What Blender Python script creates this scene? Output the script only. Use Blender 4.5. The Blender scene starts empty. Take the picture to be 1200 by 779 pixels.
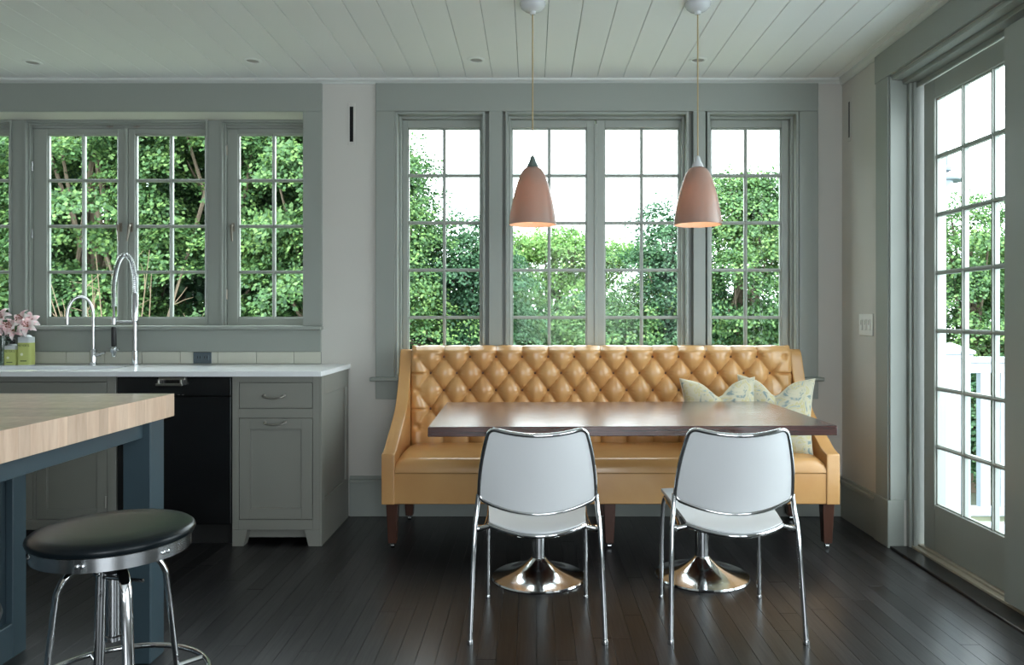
import bpy, bmesh, math, random
import numpy as np
from mathutils import Vector, Matrix
R = math.radians
random.seed(7); rng = np.random.default_rng(11)
scene = bpy.context.scene

# ------------------------------------------------------------------ camera
F = 880.0                       # focal length in pixels of the 1200 x 779 frame
CZ = 1.19                       # eye height
cam_data = bpy.data.cameras.new('camera'); cam = bpy.data.objects.new('camera', cam_data)
scene.collection.objects.link(cam); scene.camera = cam
cam.location = (0, 0, CZ); cam.rotation_euler = (R(90), 0, 0)
cam_data.sensor_width = 36; cam_data.lens = 36*F/1200
cam_data.shift_x = -23/1200; cam_data.shift_y = -18.5/1200
cam_data.clip_start = .02; cam_data.clip_end = 200

# ------------------------------------------------------------------ sky, sun, exposure
world = bpy.data.worlds.new('overcast_sky'); scene.world = world; world.use_nodes = True
bg = world.node_tree.nodes['Background']
bg.inputs['Color'].default_value = (.88, .95, 1.0, 1); bg.inputs['Strength'].default_value = 9.0
sun_d = bpy.data.lights.new('sun', 'SUN'); sun_d.energy = 5.0; sun_d.angle = R(20); sun_d.color = (1, .97, .9)
sun = bpy.data.objects.new('sun', sun_d); scene.collection.objects.link(sun)
sun.rotation_euler = Vector((.62, .42, -1.0)).to_track_quat('-Z', 'Y').to_euler()
scene.view_settings.view_transform = 'Standard'; scene.view_settings.look = 'None'
scene.view_settings.gamma = 1; scene.view_settings.exposure = 0.1
scene.view_settings.use_curve_mapping = False
scene.cycles.use_denoising = True
scene.cycles.max_bounces = 10; scene.cycles.diffuse_bounces = 6; scene.cycles.glossy_bounces = 5
scene.cycles.transparent_max_bounces = 24; scene.cycles.sample_clamp_indirect = 6
scene.cycles.caustics_reflective = False; scene.cycles.caustics_refractive = False

def area(name, loc, direction, sx, sy, power, color=(1, 1, 1), portal=False):
    d = bpy.data.lights.new(name, 'AREA'); d.shape = 'RECTANGLE'; d.size = sx; d.size_y = sy
    d.energy = power; d.color = color
    o = bpy.data.objects.new(name, d); scene.collection.objects.link(o); o.location = loc
    o.rotation_euler = Vector(direction).to_track_quat('-Z', 'Y').to_euler()
    if portal: d.cycles.is_portal = True
    return o
# added lamps standing in for unseen windows of the room behind and beside the camera (walls there are built as well)
REAR_Y = -3.3
area('rear_daylight_fill', (.75, REAR_Y+.03, 1.3), (0, 1, 0), 2.0, 2.1, 95, (.86, .94, 1))
area('side_daylight_fill', (1.84, -.35, 1.25), (-1, 0, 0), 1.9, 2.1, 50, (.84, .94, 1))

# ------------------------------------------------------------------ materials
def nt(name):
    m = bpy.data.materials.new(name); m.use_nodes = True
    return m, m.node_tree.nodes, m.node_tree.links, m.node_tree.nodes['Principled BSDF']
def srgb(r, g, b):
    f = lambda c: (c/255/12.92) if c/255 <= .04045 else ((c/255+.055)/1.055)**2.4
    return (f(r), f(g), f(b), 1)
def plain(name, col, rough=.5, metal=0, bump=0, bscale=60, var=0.0, vscale=4, spec=.5, coat=0):
    m, n, l, b = nt(name)
    b.inputs['Roughness'].default_value = rough; b.inputs['Metallic'].default_value = metal
    b.inputs['Specular IOR Level'].default_value = spec
    b.inputs['Coat Weight'].default_value = coat
    tc = n.new('ShaderNodeTexCoord')
    no = n.new('ShaderNodeTexNoise'); no.inputs['Scale'].default_value = vscale; no.inputs['Detail'].default_value = 4
    l.new(tc.outputs['Object'], no.inputs['Vector'])
    mx = n.new('ShaderNodeMix'); mx.data_type = 'RGBA'
    mx.inputs['A'].default_value = [c*(1-var) for c in col[:3]]+[1]; mx.inputs['B'].default_value = [min(1, c*(1+var)) for c in col[:3]]+[1]
    l.new(no.outputs['Fac'], mx.inputs['Factor']); l.new(mx.outputs['Result'], b.inputs['Base Color'])
    if bump:
        nb = n.new('ShaderNodeTexNoise'); nb.inputs['Scale'].default_value = bscale; nb.inputs['Detail'].default_value = 3
        l.new(tc.outputs['Object'], nb.inputs['Vector'])
        bp = n.new('ShaderNodeBump'); bp.inputs['Strength'].default_value = bump; bp.inputs['Distance'].default_value = .002
        l.new(nb.outputs['Fac'], bp.inputs['Height']); l.new(bp.outputs['Normal'], b.inputs['Normal'])
    return m
M = {}
M['wall'] = plain('wall_paint', srgb(196, 194, 188), .75, bump=.15, bscale=120, var=.02)
M['trim'] = plain('trim_paint', srgb(146, 151, 145), .42, var=.015)
M['sash'] = plain('sash_paint', srgb(152, 157, 150), .38, var=.015)
M['ceil'] = plain('ceiling_paint', srgb(234, 236, 234), .5, var=.015)
M['crown'] = plain('crown_paint', srgb(206, 210, 206), .5, var=.015)
M['cab'] = plain('cabinet_paint', srgb(134, 134, 127), .45, var=.02)
M['slab'] = plain('white_quartz', srgb(240, 242, 244), .22, var=.01, vscale=30)
M['sink'] = plain('sink_enamel', srgb(205, 210, 212), .25)
M['tile'] = plain('cream_tile', srgb(200, 200, 188), .25, var=.05, vscale=6)
M['grout_and_groove_shade'] = plain('grout_and_groove_shade', srgb(120, 124, 118), .9)
M['chrome'] = plain('chrome', (.62, .63, .64, 1), .07, 1)
M['chrome_soft'] = plain('satin_chrome', (.48, .49, .5, 1), .2, 1)
M['chrome_base'] = plain('polished_base', (.84, .85, .86, 1), .12, 1)
M['nickel'] = plain('aged_nickel', (.42, .40, .37, 1), .28, 1)
M['bronze'] = plain('latch_bronze', (.30, .27, .23, 1), .4, .9)
M['black_plastic'] = plain('black_rubber', (.012, .012, .013, 1), .4)
M['dish'] = plain('black_stainless', (.06, .062, .064, 1), .26, .9)
M['toe'] = plain('toe_kick_black', (.01, .01, .01, 1), .6)
M['white_plastic'] = plain('white_plastic', srgb(224, 226, 222), .35)
M['chair_white'] = plain('white_chair_shell', srgb(236, 238, 240), .2)
M['vinyl'] = plain('black_vinyl', (.004, .007, .009, 1), .28, spec=.24, bump=.12, bscale=300)
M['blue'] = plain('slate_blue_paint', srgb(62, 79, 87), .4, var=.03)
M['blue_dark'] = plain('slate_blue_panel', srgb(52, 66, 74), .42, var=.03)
M['outlet'] = plain('slate_outlet', srgb(88, 100, 108), .3, .3)
M['leg_wood'] = plain('dark_leg_wood', srgb(70, 40, 28), .35, var=.3, vscale=12)
M['bark'] = plain('bark', srgb(105, 92, 78), .9, bump=.5, bscale=30, var=.3)
M['twig'] = plain('dry_twig', srgb(98, 84, 66), .9, var=.2)
M['rail'] = plain('white_deck_paint', srgb(172, 180, 187), .4)
M['deck'] = plain('grey_deck_board', srgb(150, 158, 164), .55, var=.08)
M['lamp_grey'] = plain('grey_lantern_metal', srgb(84, 94, 102), .45)
M['lamp_body'] = plain('lantern_body', srgb(128, 140, 150), .4)
M['ext'] = plain('exterior_siding', srgb(200, 200, 196), .7)
M['grass'] = plain('grass', srgb(112, 118, 96), .95, bump=.6, bscale=60, var=.3, vscale=2)
M['void'] = plain('dark_slot', (.002, .002, .002, 1), .9)
M['canopy'] = plain('ceramic_canopy', srgb(206, 208, 210), .25)
M['cord'] = plain('cloth_cord', srgb(176, 156, 118), .8)
M['socket'] = plain('grey_socket_cap', srgb(96, 108, 104), .45)
M['threshold'] = plain('threshold_metal', srgb(182, 176, 158), .35, .3)

def leather():
    m, n, l, b = nt('tan_leather')
    tc = n.new('ShaderNodeTexCoord'); no = n.new('ShaderNodeTexNoise'); no.inputs['Scale'].default_value = 3.5; no.inputs['Detail'].default_value = 5
    l.new(tc.outputs['Object'], no.inputs['Vector'])
    cr = n.new('ShaderNodeValToRGB'); cr.color_ramp.elements[0].position = .3; cr.color_ramp.elements[1].position = .7
    cr.color_ramp.elements[0].color = srgb(196, 146, 92); cr.color_ramp.elements[1].color = srgb(208, 162, 106)
    l.new(no.outputs['Fac'], cr.inputs['Fac']); l.new(cr.outputs['Color'], b.inputs['Base Color'])
    b.inputs['Roughness'].default_value = .25; b.inputs['Specular IOR Level'].default_value = .6
    nb = n.new('ShaderNodeTexNoise'); nb.inputs['Scale'].default_value = 28; nb.inputs['Detail'].default_value = 6
    l.new(tc.outputs['Object'], nb.inputs['Vector'])
    bp = n.new('ShaderNodeBump'); bp.inputs['Strength'].default_value = .25; bp.inputs['Distance'].default_value = .004
    l.new(nb.outputs['Fac'], bp.inputs['Height']); l.new(bp.outputs['Normal'], b.inputs['Normal'])
    return m
M['leather'] = leather()
M['leather_button'] = plain('leather_button', srgb(108, 68, 34), .35)

def wood(name, c1, c2, rough, stretch=(1, 14, 14), scale=6, objrand=0.0, bump=.15, coat=0.0, spec=.5):
    m, n, l, b = nt(name)
    tc = n.new('ShaderNodeTexCoord'); mp = n.new('ShaderNodeMapping'); mp.inputs['Scale'].default_value = stretch
    oi = n.new('ShaderNodeObjectInfo')
    ad = n.new('ShaderNodeVectorMath'); ad.operation = 'ADD'
    mu = n.new('ShaderNodeMath'); mu.operation = 'MULTIPLY'; mu.inputs[1].default_value = 37
    l.new(oi.outputs['Random'], mu.inputs[0]); l.new(mu.outputs[0], ad.inputs[1])
    l.new(tc.outputs['Object'], ad.inputs[0]); l.new(ad.outputs[0], mp.inputs['Vector'])
    no = n.new('ShaderNodeTexNoise'); no.inputs['Scale'].default_value = scale; no.inputs['Detail'].default_value = 6; no.inputs['Roughness'].default_value = .6
    l.new(mp.outputs['Vector'], no.inputs['Vector'])
    cr = n.new('ShaderNodeValToRGB'); cr.color_ramp.elements[0].position = .32; cr.color_ramp.elements[1].position = .68
    cr.color_ramp.elements[0].color = c1; cr.color_ramp.elements[1].color = c2
    l.new(no.outputs['Fac'], cr.inputs['Fac'])
    hs = n.new('ShaderNodeHueSaturation')
    mr = n.new('ShaderNodeMapRange'); mr.inputs['To Min'].default_value = 1-objrand; mr.inputs['To Max'].default_value = 1+objrand
    l.new(oi.outputs['Random'], mr.inputs['Value']); l.new(mr.outputs['Result'], hs.inputs['Value'])
    l.new(cr.outputs['Color'], hs.inputs['Color']); l.new(hs.outputs['Color'], b.inputs['Base Color'])
    b.inputs['Roughness'].default_value = rough; b.inputs['Coat Weight'].default_value = coat; b.inputs['Coat Roughness'].default_value = .2
    b.inputs['Specular IOR Level'].default_value = spec
    bp = n.new('ShaderNodeBump'); bp.inputs['Strength'].default_value = bump; bp.inputs['Distance'].default_value = .001
    l.new(no.outputs['Fac'], bp.inputs['Height']); l.new(bp.outputs['Normal'], b.inputs['Normal'])
    return m
M['floor'] = wood('espresso_floor_wood', srgb(12, 13, 15), srgb(50, 49, 50), .28, (26, 1.0, 26), 5, .45, .14, 0, .5)
M['table'] = wood('walnut_table_wood', srgb(46, 24, 22), srgb(84, 48, 42), .25, (1.1, 22, 22), 5, 0, .1, .8)
M['butcher'] = wood('maple_butcher_block', srgb(206, 176, 152), srgb(228, 202, 180), .4, (8, 8, 1.2), 4, .13, .05, .5)

def glass():
    m, n, l, b = nt('window_glass'); n.remove(b)
    out = n['Material Output']; tr = n.new('ShaderNodeBsdfTransparent'); gl = n.new('ShaderNodeBsdfGlossy')
    gl.inputs['Roughness'].default_value = .02; fr = n.new('ShaderNodeFresnel'); fr.inputs['IOR'].default_value = 1.22
    tr.inputs['Color'].default_value = (.955, .985, .975, 1)
    ge = n.new('ShaderNodeNewGeometry'); sb_ = n.new('ShaderNodeMath'); sb_.operation = 'SUBTRACT'; sb_.inputs[0].default_value = 1   # reflect off the front face only
    mu_ = n.new('ShaderNodeMath'); mu_.operation = 'MULTIPLY'; l.new(ge.outputs['Backfacing'], sb_.inputs[1]); l.new(sb_.outputs[0], mu_.inputs[0]); l.new(fr.outputs[0], mu_.inputs[1])
    mx = n.new('ShaderNodeMixShader'); l.new(mu_.outputs[0], mx.inputs[0]); l.new(tr.outputs[0], mx.inputs[1]); l.new(gl.outputs[0], mx.inputs[2])
    l.new(mx.outputs[0], out.inputs['Surface']); return m
M['glass'] = glass()

LEAF = .58
def leafmat(name, dark, mid, light):
    m, n, l, b = nt(name); n.remove(b); out = n['Material Output']
    tc = n.new('ShaderNodeTexCoord'); no = n.new('ShaderNodeTexNoise'); no.inputs['Scale'].default_value = .9; no.inputs['Detail'].default_value = 3
    l.new(tc.outputs['Object'], no.inputs['Vector'])
    ge = n.new('ShaderNodeNewGeometry')
    ma = n.new('ShaderNodeMath'); ma.operation = 'MULTIPLY_ADD'; ma.inputs[1].default_value = .55
    l.new(ge.outputs['Random Per Island'], ma.inputs[0])
    mb_ = n.new('ShaderNodeMath'); mb_.operation = 'MULTIPLY_ADD'; mb_.inputs[1].default_value = 1.4; mb_.inputs[2].default_value = -.48
    l.new(no.outputs['Fac'], mb_.inputs[0]); l.new(mb_.outputs[0], ma.inputs[2])
    cr = n.new('ShaderNodeValToRGB'); e = cr.color_ramp.elements
    e[0].position = .1; e[0].color = dark; e[1].position = .9; e[1].color = light
    k = e.new(.5); k.color = mid
    l.new(ma.outputs[0], cr.inputs['Fac'])
    dk = n.new('ShaderNodeMix'); dk.data_type = 'RGBA'; dk.blend_type = 'MULTIPLY'; dk.inputs['Factor'].default_value = 1
    l.new(cr.outputs['Color'], dk.inputs['A']); dk.inputs['B'].default_value = (LEAF, LEAF, LEAF, 1)
    di = n.new('ShaderNodeBsdfDiffuse'); tl = n.new('ShaderNodeBsdfTranslucent'); gl = n.new('ShaderNodeBsdfGlossy'); gl.inputs['Roughness'].default_value = .45
    gl.inputs['Color'].default_value = (.8, .9, .85, 1)
    l.new(dk.outputs['Result'], di.inputs['Color']); l.new(dk.outputs['Result'], tl.inputs['Color'])
    m1 = n.new('ShaderNodeMixShader'); m1.inputs[0].default_value = .4
    l.new(di.outputs[0], m1.inputs[1]); l.new(tl.outputs[0], m1.inputs[2])
    m2 = n.new('ShaderNodeMixShader'); m2.inputs[0].default_value = .02
    l.new(m1.outputs[0], m2.inputs[1]); l.new(gl.outputs[0], m2.inputs[2]); l.new(m2.outputs[0], out.inputs['Surface'])
    return m
M['leaf'] = leafmat('maple_leaf', srgb(56, 88, 58), srgb(98, 140, 84), srgb(160, 196, 112))
M['leaf_dark'] = leafmat('dark_leaf', srgb(36, 70, 50), srgb(72, 116, 80), srgb(116, 158, 108))
M['leaf_light'] = leafmat('pale_leaf', srgb(84, 130, 74), srgb(134, 182, 96), srgb(180, 214, 128))

def shade_mat():
    m, n, l, b = nt('pink_ceramic_shade'); out = n['Material Output']
    b.inputs['Base Color'].default_value = srgb(150, 130, 120); b.inputs['Roughness'].default_value = .35
    tl = n.new('ShaderNodeBsdfTranslucent'); tl.inputs['Color'].default_value = srgb(255, 205, 160)
    mx = n.new('ShaderNodeMixShader'); mx.inputs[0].default_value = .11
    l.new(b.outputs[0], mx.inputs[1]); l.new(tl.outputs[0], mx.inputs[2]); l.new(mx.outputs[0], out.inputs['Surface']); return m
M['shade'] = shade_mat()
def emit(name, col, s):
    m, n, l, b = nt(name); b.inputs['Emission Color'].default_value = col; b.inputs['Emission Strength'].default_value = s
    b.inputs['Base Color'].default_value = (.8, .8, .8, 1); return m
M['bulb'] = emit('warm_bulb', srgb(255, 214, 160), 14)

def pillow_mat():
    m, n, l, b = nt('paisley_linen'); tc = n.new('ShaderNodeTexCoord')
    no = n.new('ShaderNodeTexNoise'); no.inputs['Scale'].default_value = 13; no.inputs['Detail'].default_value = 3; no.inputs['Distortion'].default_value = 1.6
    l.new(tc.outputs['Object'], no.inputs['Vector'])
    cr = n.new('ShaderNodeValToRGB'); e = cr.color_ramp.elements; cr.color_ramp.interpolation = 'EASE'
    e[0].position = .36; e[0].color = srgb(118, 134, 136); e[1].position = .42; e[1].color = srgb(178, 174, 154)
    for p, c in ((.5, srgb(184, 178, 156)), (.55, srgb(178, 168, 124)), (.6, srgb(180, 176, 156)), (.66, srgb(132, 148, 146))):
        k = e.new(p); k.color = c
    l.new(no.outputs['Fac'], cr.inputs['Fac']); l.new(cr.outputs['Color'], b.inputs['Base Color'])
    b.inputs['Roughness'].default_value = .9
    nb = n.new('ShaderNodeTexNoise'); nb.inputs['Scale'].default_value = 400; l.new(tc.outputs['Object'], nb.inputs['Vector'])
    bp = n.new('ShaderNodeBump'); bp.inputs['Strength'].default_value = .3; bp.inputs['Distance'].default_value = .001
    l.new(nb.outputs['Fac'], bp.inputs['Height']); l.new(bp.outputs['Normal'], b.inputs['Normal']); return m
M['pillow'] = pillow_mat()
M['piping'] = plain('cream_piping', srgb(206, 200, 180), .9)
def petal_mat():
    m, n, l, b = nt('lily_petal'); b.inputs['Roughness'].default_value = .6
    ge = n.new('ShaderNodeTexCoord'); no = n.new('ShaderNodeTexNoise'); no.inputs['Scale'].default_value = 30
    l.new(ge.outputs['Object'], no.inputs['Vector'])
    cr = n.new('ShaderNodeValToRGB'); cr.color_ramp.elements[0].position = .4; cr.color_ramp.elements[0].color = srgb(246, 208, 212)
    cr.color_ramp.elements[1].position = .6; cr.color_ramp.elements[1].color = srgb(253, 244, 242)
    l.new(no.outputs['Fac'], cr.inputs['Fac']); l.new(cr.outputs['Color'], b.inputs['Base Color']); return m
M['petal'] = petal_mat()
M['stamen'] = plain('stamen', srgb(140, 80, 50), .8)
M['stem'] = plain('stem_green', srgb(50, 84, 44), .6)
def liquid(name, c, rough=.15, tr=.5):
    m, n, l, b = nt(name); b.inputs['Base Color'].default_value = c; b.inputs['Roughness'].default_value = rough
    b.inputs['Transmission Weight'].default_value = tr; return m
M['soap'] = liquid('green_soap', srgb(196, 206, 110)); M['bottle_clear'] = liquid('clear_bottle', srgb(228, 234, 236), .3, .35)
M['vase'] = liquid('vase_glass', srgb(180, 205, 190), .05, .85)
M['label_green'] = plain('soap_label', srgb(188, 196, 116), .5)
M['label_ink'] = plain('label_ink', srgb(70, 84, 50), .6)
M['label_white'] = plain('label_white', srgb(225, 228, 200), .6)

# ------------------------------------------------------------------ mesh helpers
C = scene.collection
def wloc(p):
    v = Vector((0, 0, 0))
    while p is not None: v += p.location; p = p.parent
    return v
class MB:
    def __init__(s): s.v = []; s.f = []
    def box(s, x0, x1, y0, y1, z0, z1):
        x0, x1 = min(x0, x1), max(x0, x1); y0, y1 = min(y0, y1), max(y0, y1); z0, z1 = min(z0, z1), max(z0, z1)
        k = len(s.v)
        s.v += [(x0, y0, z0), (x1, y0, z0), (x1, y1, z0), (x0, y1, z0), (x0, y0, z1), (x1, y0, z1), (x1, y1, z1), (x0, y1, z1)]
        s.f += [tuple(k+i for i in q) for q in ((0, 3, 2, 1), (4, 5, 6, 7), (0, 1, 5, 4), (1, 2, 6, 5), (2, 3, 7, 6), (3, 0, 4, 7))]
        return s
    def prism(s, pts, axis, a, b):            # polygon pts (2D) extruded along axis from a to b
        k = len(s.v); n = len(pts)
        def mk(p, t):
            return {'x': (t, p[0], p[1]), 'y': (p[0], t, p[1]), 'z': (p[0], p[1], t)}[axis]
        s.v += [mk(p, a) for p in pts]+[mk(p, b) for p in pts]
        s.f += [tuple(k+i for i in range(n)), tuple(k+n+i for i in reversed(range(n)))]
        s.f += [(k+i, k+n+i, k+n+(i+1) % n, k+(i+1) % n) for i in range(n)]
        return s
    def tube(s, path, r, seg=10, closed=False, flat=None, cap=True):
        P = [Vector(p) for p in path]; n = len(P); k = len(s.v)
        rs = r if isinstance(r, (list, tuple)) else [r]*n
        T = []
        for i in range(n):
            a = P[(i-1) % n] if (closed or i) else P[0]; b = P[(i+1) % n] if (closed or i < n-1) else P[-1]
            T.append((b-a).normalized())
        u = T[0].orthogonal().normalized()
        if flat is not None:
            u = (Vector(flat)-T[0]*T[0].dot(Vector(flat))).normalized()
        for i in range(n):
            u = (u-T[i]*T[i].dot(u)).normalized(); w = T[i].cross(u)
            for j in range(seg):
                a = 2*math.pi*j/seg
                ww = .55 if flat is not None else 1
                s.v.append(tuple(P[i]+(u*math.cos(a)+w*math.sin(a)*ww)*rs[i]))
        m = n if closed else n-1
        for i in range(m):
            for j in range(seg):
                a = k+i*seg+j; b = k+i*seg+(j+1) % seg; c = k+((i+1) % n)*seg+(j+1) % seg; d = k+((i+1) % n)*seg+j
                s.f.append((a, b, c, d))
        if not closed and cap:
            s.f.append(tuple(k+j for j in reversed(range(seg)))); s.f.append(tuple(k+(n-1)*seg+j for j in range(seg)))
        return s
    def lathe(s, prof, c=(0, 0), seg=48, cap=True):   # prof: (r, z)
        k = len(s.v); n = len(prof)
        for r, z in prof:
            for j in range(seg):
                a = 2*math.pi*j/seg; s.v.append((c[0]+r*math.cos(a), c[1]+r*math.sin(a), z))
        for i in range(n-1):
            for j in range(seg):
                s.f.append((k+i*seg+j, k+i*seg+(j+1) % seg, k+(i+1)*seg+(j+1) % seg, k+(i+1)*seg+j))
        if cap:
            s.f.append(tuple(k+j for j in reversed(range(seg)))); s.f.append(tuple(k+(n-1)*seg+j for j in range(seg)))
        return s
    def grid(s, fn, nu, nv):
        k = len(s.v)
        for i in range(nu+1):
            for j in range(nv+1): s.v.append(tuple(fn(i/nu, j/nv)))
        for i in range(nu):
            for j in range(nv):
                a = k+i*(nv+1)+j; s.f.append((a, a+nv+1, a+nv+2, a+1))
        return s
    def build(s, name, mat, parent=None, bevel=0, smooth=False, seg=1, kind=None, fixn=True):
        off = wloc(parent)
        me = bpy.data.meshes.new(name)
        me.from_pydata([(a-off.x, b-off.y, c-off.z) for a, b, c in s.v], [], s.f)
        if bevel or fixn:
            bm = bmesh.new(); bm.from_mesh(me)
            if fixn: bmesh.ops.recalc_face_normals(bm, faces=bm.faces)
            if bevel:
                ed = [e for e in bm.edges if len(e.link_faces) == 2 and e.calc_face_angle(0) > .6]
                bmesh.ops.bevel(bm, geom=ed, offset=bevel, segments=seg, affect='EDGES', clamp_overlap=True, profile=.7)
            bm.to_mesh(me); bm.free()
        me.materials.append(M[mat] if isinstance(mat, str) else mat)
        if smooth:
            me.polygons.foreach_set('use_smooth', [True]*len(me.polygons)); me.set_sharp_from_angle(angle=R(38))
        me.update()
        o = bpy.data.objects.new(name, me); C.objects.link(o)
        if parent: o.parent = parent
        if kind: o['kind'] = kind
        return o
def box(name, mat, x0, x1, y0, y1, z0, z1, parent=None, bevel=0, **k):
    return MB().box(x0, x1, y0, y1, z0, z1).build(name, mat, parent, bevel, **k)
def empty(name, loc=(0, 0, 0), kind=None):
    o = bpy.data.objects.new(name, None); C.objects.link(o); o.location = loc; o.empty_display_size = .05
    if kind: o['kind'] = kind
    return o
def tag(o, label, cat, group=None):
    o['label'] = label; o['category'] = cat
    if group: o['group'] = group
    return o
def copy_tree(o, parent=None):
    c = o.copy(); C.objects.link(c); c.parent = parent
    for ch in [x for x in bpy.data.objects if x.parent == o]: copy_tree(ch, c)
    return c
def spline(pts, n=8, closed=False):
    P = [Vector(p) for p in pts]; m = len(P); out = []
    for i in range(m if closed else m-1):
        if closed: a, b, c, d = P[(i-1) % m], P[i], P[(i+1) % m], P[(i+2) % m]
        else: a, b, c, d = P[max(i-1, 0)], P[i], P[i+1], P[min(i+2, m-1)]
        for t in range(n):
            t /= n
            out.append(.5*((2*b)+(c-a)*t+(2*a-5*b+4*c-d)*t*t+(3*b-a-3*c+d)*t**3))
    if not closed: out.append(P[-1])
    return out

# ================================================================== ROOM SHELL
WY = 4.49; WX = 1.857; CEIL = 2.61; LX = -4.6; T = .25
KX1, KZ0, KZ1 = -1.345, 1.112, 2.412         # kitchen opening right edge, bottom, top
NX0, NX1, NZ0, NZ1 = -.816, 1.594, .83, 2.414
DY0, DY1, DZ1 = 1.95, 3.87, 2.42             # sliding door opening in the right wall
w = MB()
w.box(LX-T, KX1, WY, WY+T, 0, KZ0); w.box(LX-T, KX1, WY, WY+T, KZ1, CEIL+.05)
w.box(LX-T, LX, WY, WY+T, KZ0, KZ1)
w.box(KX1, NX0, WY, WY+T, 0, CEIL+.05)
w.box(NX0, NX1, WY, WY+T, 0, NZ0); w.box(NX0, NX1, WY, WY+T, NZ1, CEIL+.05)
w.box(NX1, WX+T, WY, WY+T, 0, CEIL+.05)
wall_back = w.build('wall_back', 'wall', kind='structure')
w = MB()
w.box(WX, WX+T, DY1, WY, 0, CEIL+.05); w.box(WX, WX+T, DY0, DY1, DZ1, CEIL+.05)
w.box(WX, WX+T, 1.0, DY0, 0, CEIL+.05); w.box(WX, WX+T, 1.0-2.3, 1.0, 2.4, CEIL+.05)
w.box(WX, WX+T, REAR_Y, -1.3, 0, CEIL+.05); w.box(WX+.14, WX+T, -1.3, 1.0, 0, 2.4)
w.build('wall_right', 'wall', kind='structure')
w = MB(); w.box(LX-T, LX, REAR_Y-T, WY, 0, CEIL+.05)
w.build('wall_left', 'wall', kind='structure')
w = MB(); w.box(LX-T, WX+T, REAR_Y-T, REAR_Y, 0, CEIL+.05)
w.build('wall_rear', 'wall', kind='structure')

# ceiling: narrow boards running to the window wall
ceiling = empty('ceiling', (0, 0, CEIL), 'structure')
box('ceiling_deck', 'grout_and_groove_shade', LX-T, WX+T, REAR_Y-T, WY+T, CEIL+.012, CEIL+.12, ceiling)  # darker deck colour paints the shade seen in the board grooves
pit = .155; k0 = -.2327
bm_board = MB().box(-pit/2+.0012, pit/2-.0012, REAR_Y, WY, 0, .014).build('ceiling_board', 'ceil', None, .0022)
me_board = bm_board.data; bpy.data.objects.remove(bm_board)
i0 = math.floor((LX-k0)/pit)
for i in range(i0, 60):
    x = k0+(i+.5)*pit
    if x-pit/2 > WX: break
    if x < LX: continue
    o = bpy.data.objects.new('ceiling_board', me_board); C.objects.link(o); o.parent = ceiling; o.location = (x, 0, 0)

# floor: strip planks
floor = empty('floor', (0, 0, 0), 'structure')
box('subfloor', 'toe', LX-T, WX+T, REAR_Y-T, WY+T, -.12, -.016, floor)
fw = .07; lens = (.9, 1.2, 1.6, 2.1); fme = {}
for L in lens:
    o = MB().box(-fw/2+.0003, fw/2-.0003, 0, L-.0006, -.016, 0).build('floor_plank', 'floor', None, .0006)
    fme[L] = o.data; bpy.data.objects.remove(o)
rest = MB(); npl = 0
random.seed(3)
x = WX+.05-fw/2
cand = []
while x > LX:
    y = 4.47+random.random()*.5
    while y > REAR_Y:
        L = random.choice(lens); y -= L
        px = 623+F*x/max(y+L, .5); px2 = 623+F*x/max(y, .5) if y > .3 else px
        vis = (y+L > 2.4) and max(px, px2) > -60 and min(px, px2) < 1260
        cand.append((vis, x, y, L))
    x -= fw
for vis, x, y, L in cand:
    if vis and npl < 298:
        o = bpy.data.objects.new('floor_plank', fme[L]); C.objects.link(o); o.parent = floor
        o.location = (x, y, random.uniform(-.0006, 0)); npl += 1
    else: rest.box(x-fw/2+.0006, x+fw/2-.0006, y, y+L-.001, -.016, 0)
rest.build('remaining_planks', 'floor', floor, kind='stuff', fixn=False)

# crown, casings, stools
def trim(n, mat='trim'):
    pass
TN = [0]
def trimbox(x0, x1, y0, y1, z0, z1, mat='trim', bevel=.002):
    TN[0] += 1
    return box('trim_%d' % TN[0], mat, x0, x1, y0, y1, z0, z1, None, bevel, kind='structure')
def trimmb(mb, mat='trim', bevel=.002, smooth=False):
    TN[0] += 1
    return mb.build('trim_%d' % TN[0], mat, None, bevel, smooth, kind='structure')
cr = [(0, 0), (-.03, 0), (-.028, -.012), (-.012, -.022), (-.008, -.03), (0, -.03)]
m_ = MB().prism([(WY+a, CEIL+b) for a, b in cr], 'x', LX, -1.25)
m_.prism([(WY+a, CEIL+b) for a, b in cr], 'x', -.9286, WX)
m_.prism([(WY+a, CEIL+b) for a, b in cr], 'x', -1.25, -.9286)
trimmb(m_, 'crown', 0)
trimmb(MB().prism([(WX+a, CEIL+b*1.25) for a, b in cr], 'y', REAR_Y, WY), 'crown', 0)
CP = WY-.02                                     # casing face
# kitchen casing
trimbox(LX, -1.25, CP, WY, KZ1, 2.581)
trimbox(-1.362, -1.25, CP, WY, 1.135, KZ1-.0005)
trimbox(LX, -1.245, WY-.055, WY+.17, 1.112, 1.135, bevel=.004)   # stool of the kitchen window
trimbox(LX, -1.257, WY-.016, WY, .982, 1.111)                    # apron
# nook casing
trimbox(-.9286, 1.707, CP, WY, NZ1, 2.581)
trimbox(-.9286, -.816, CP, WY, .83, NZ1-.0005)
trimbox(1.594, 1.707, CP, WY, .83, NZ1-.0005)
trimbox(-.96, 1.735, WY-.05, WY+.06, .808, .83, bevel=.004)
trimbox(-.93, 1.708, WY-.018, WY, .70, .8075)
trimbox(-.255, -.175, CP, WY+.06, .83, NZ1-.0005)                # mullion casings
trimbox(.963, 1.036, CP, WY+.06, .83, NZ1-.0005)
trimbox(-.277, -.157, WY+.03, WY+.16, .83, NZ1)
trimbox(.938, 1.047, WY+.03, WY+.16, .83, NZ1)
# kitchen posts between windows
for a, b in ((-3.232, -3.153), (-2.012, -1.934)):
    trimbox(a, b, WY+.18, WY+T, 1.135, KZ1)
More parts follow.
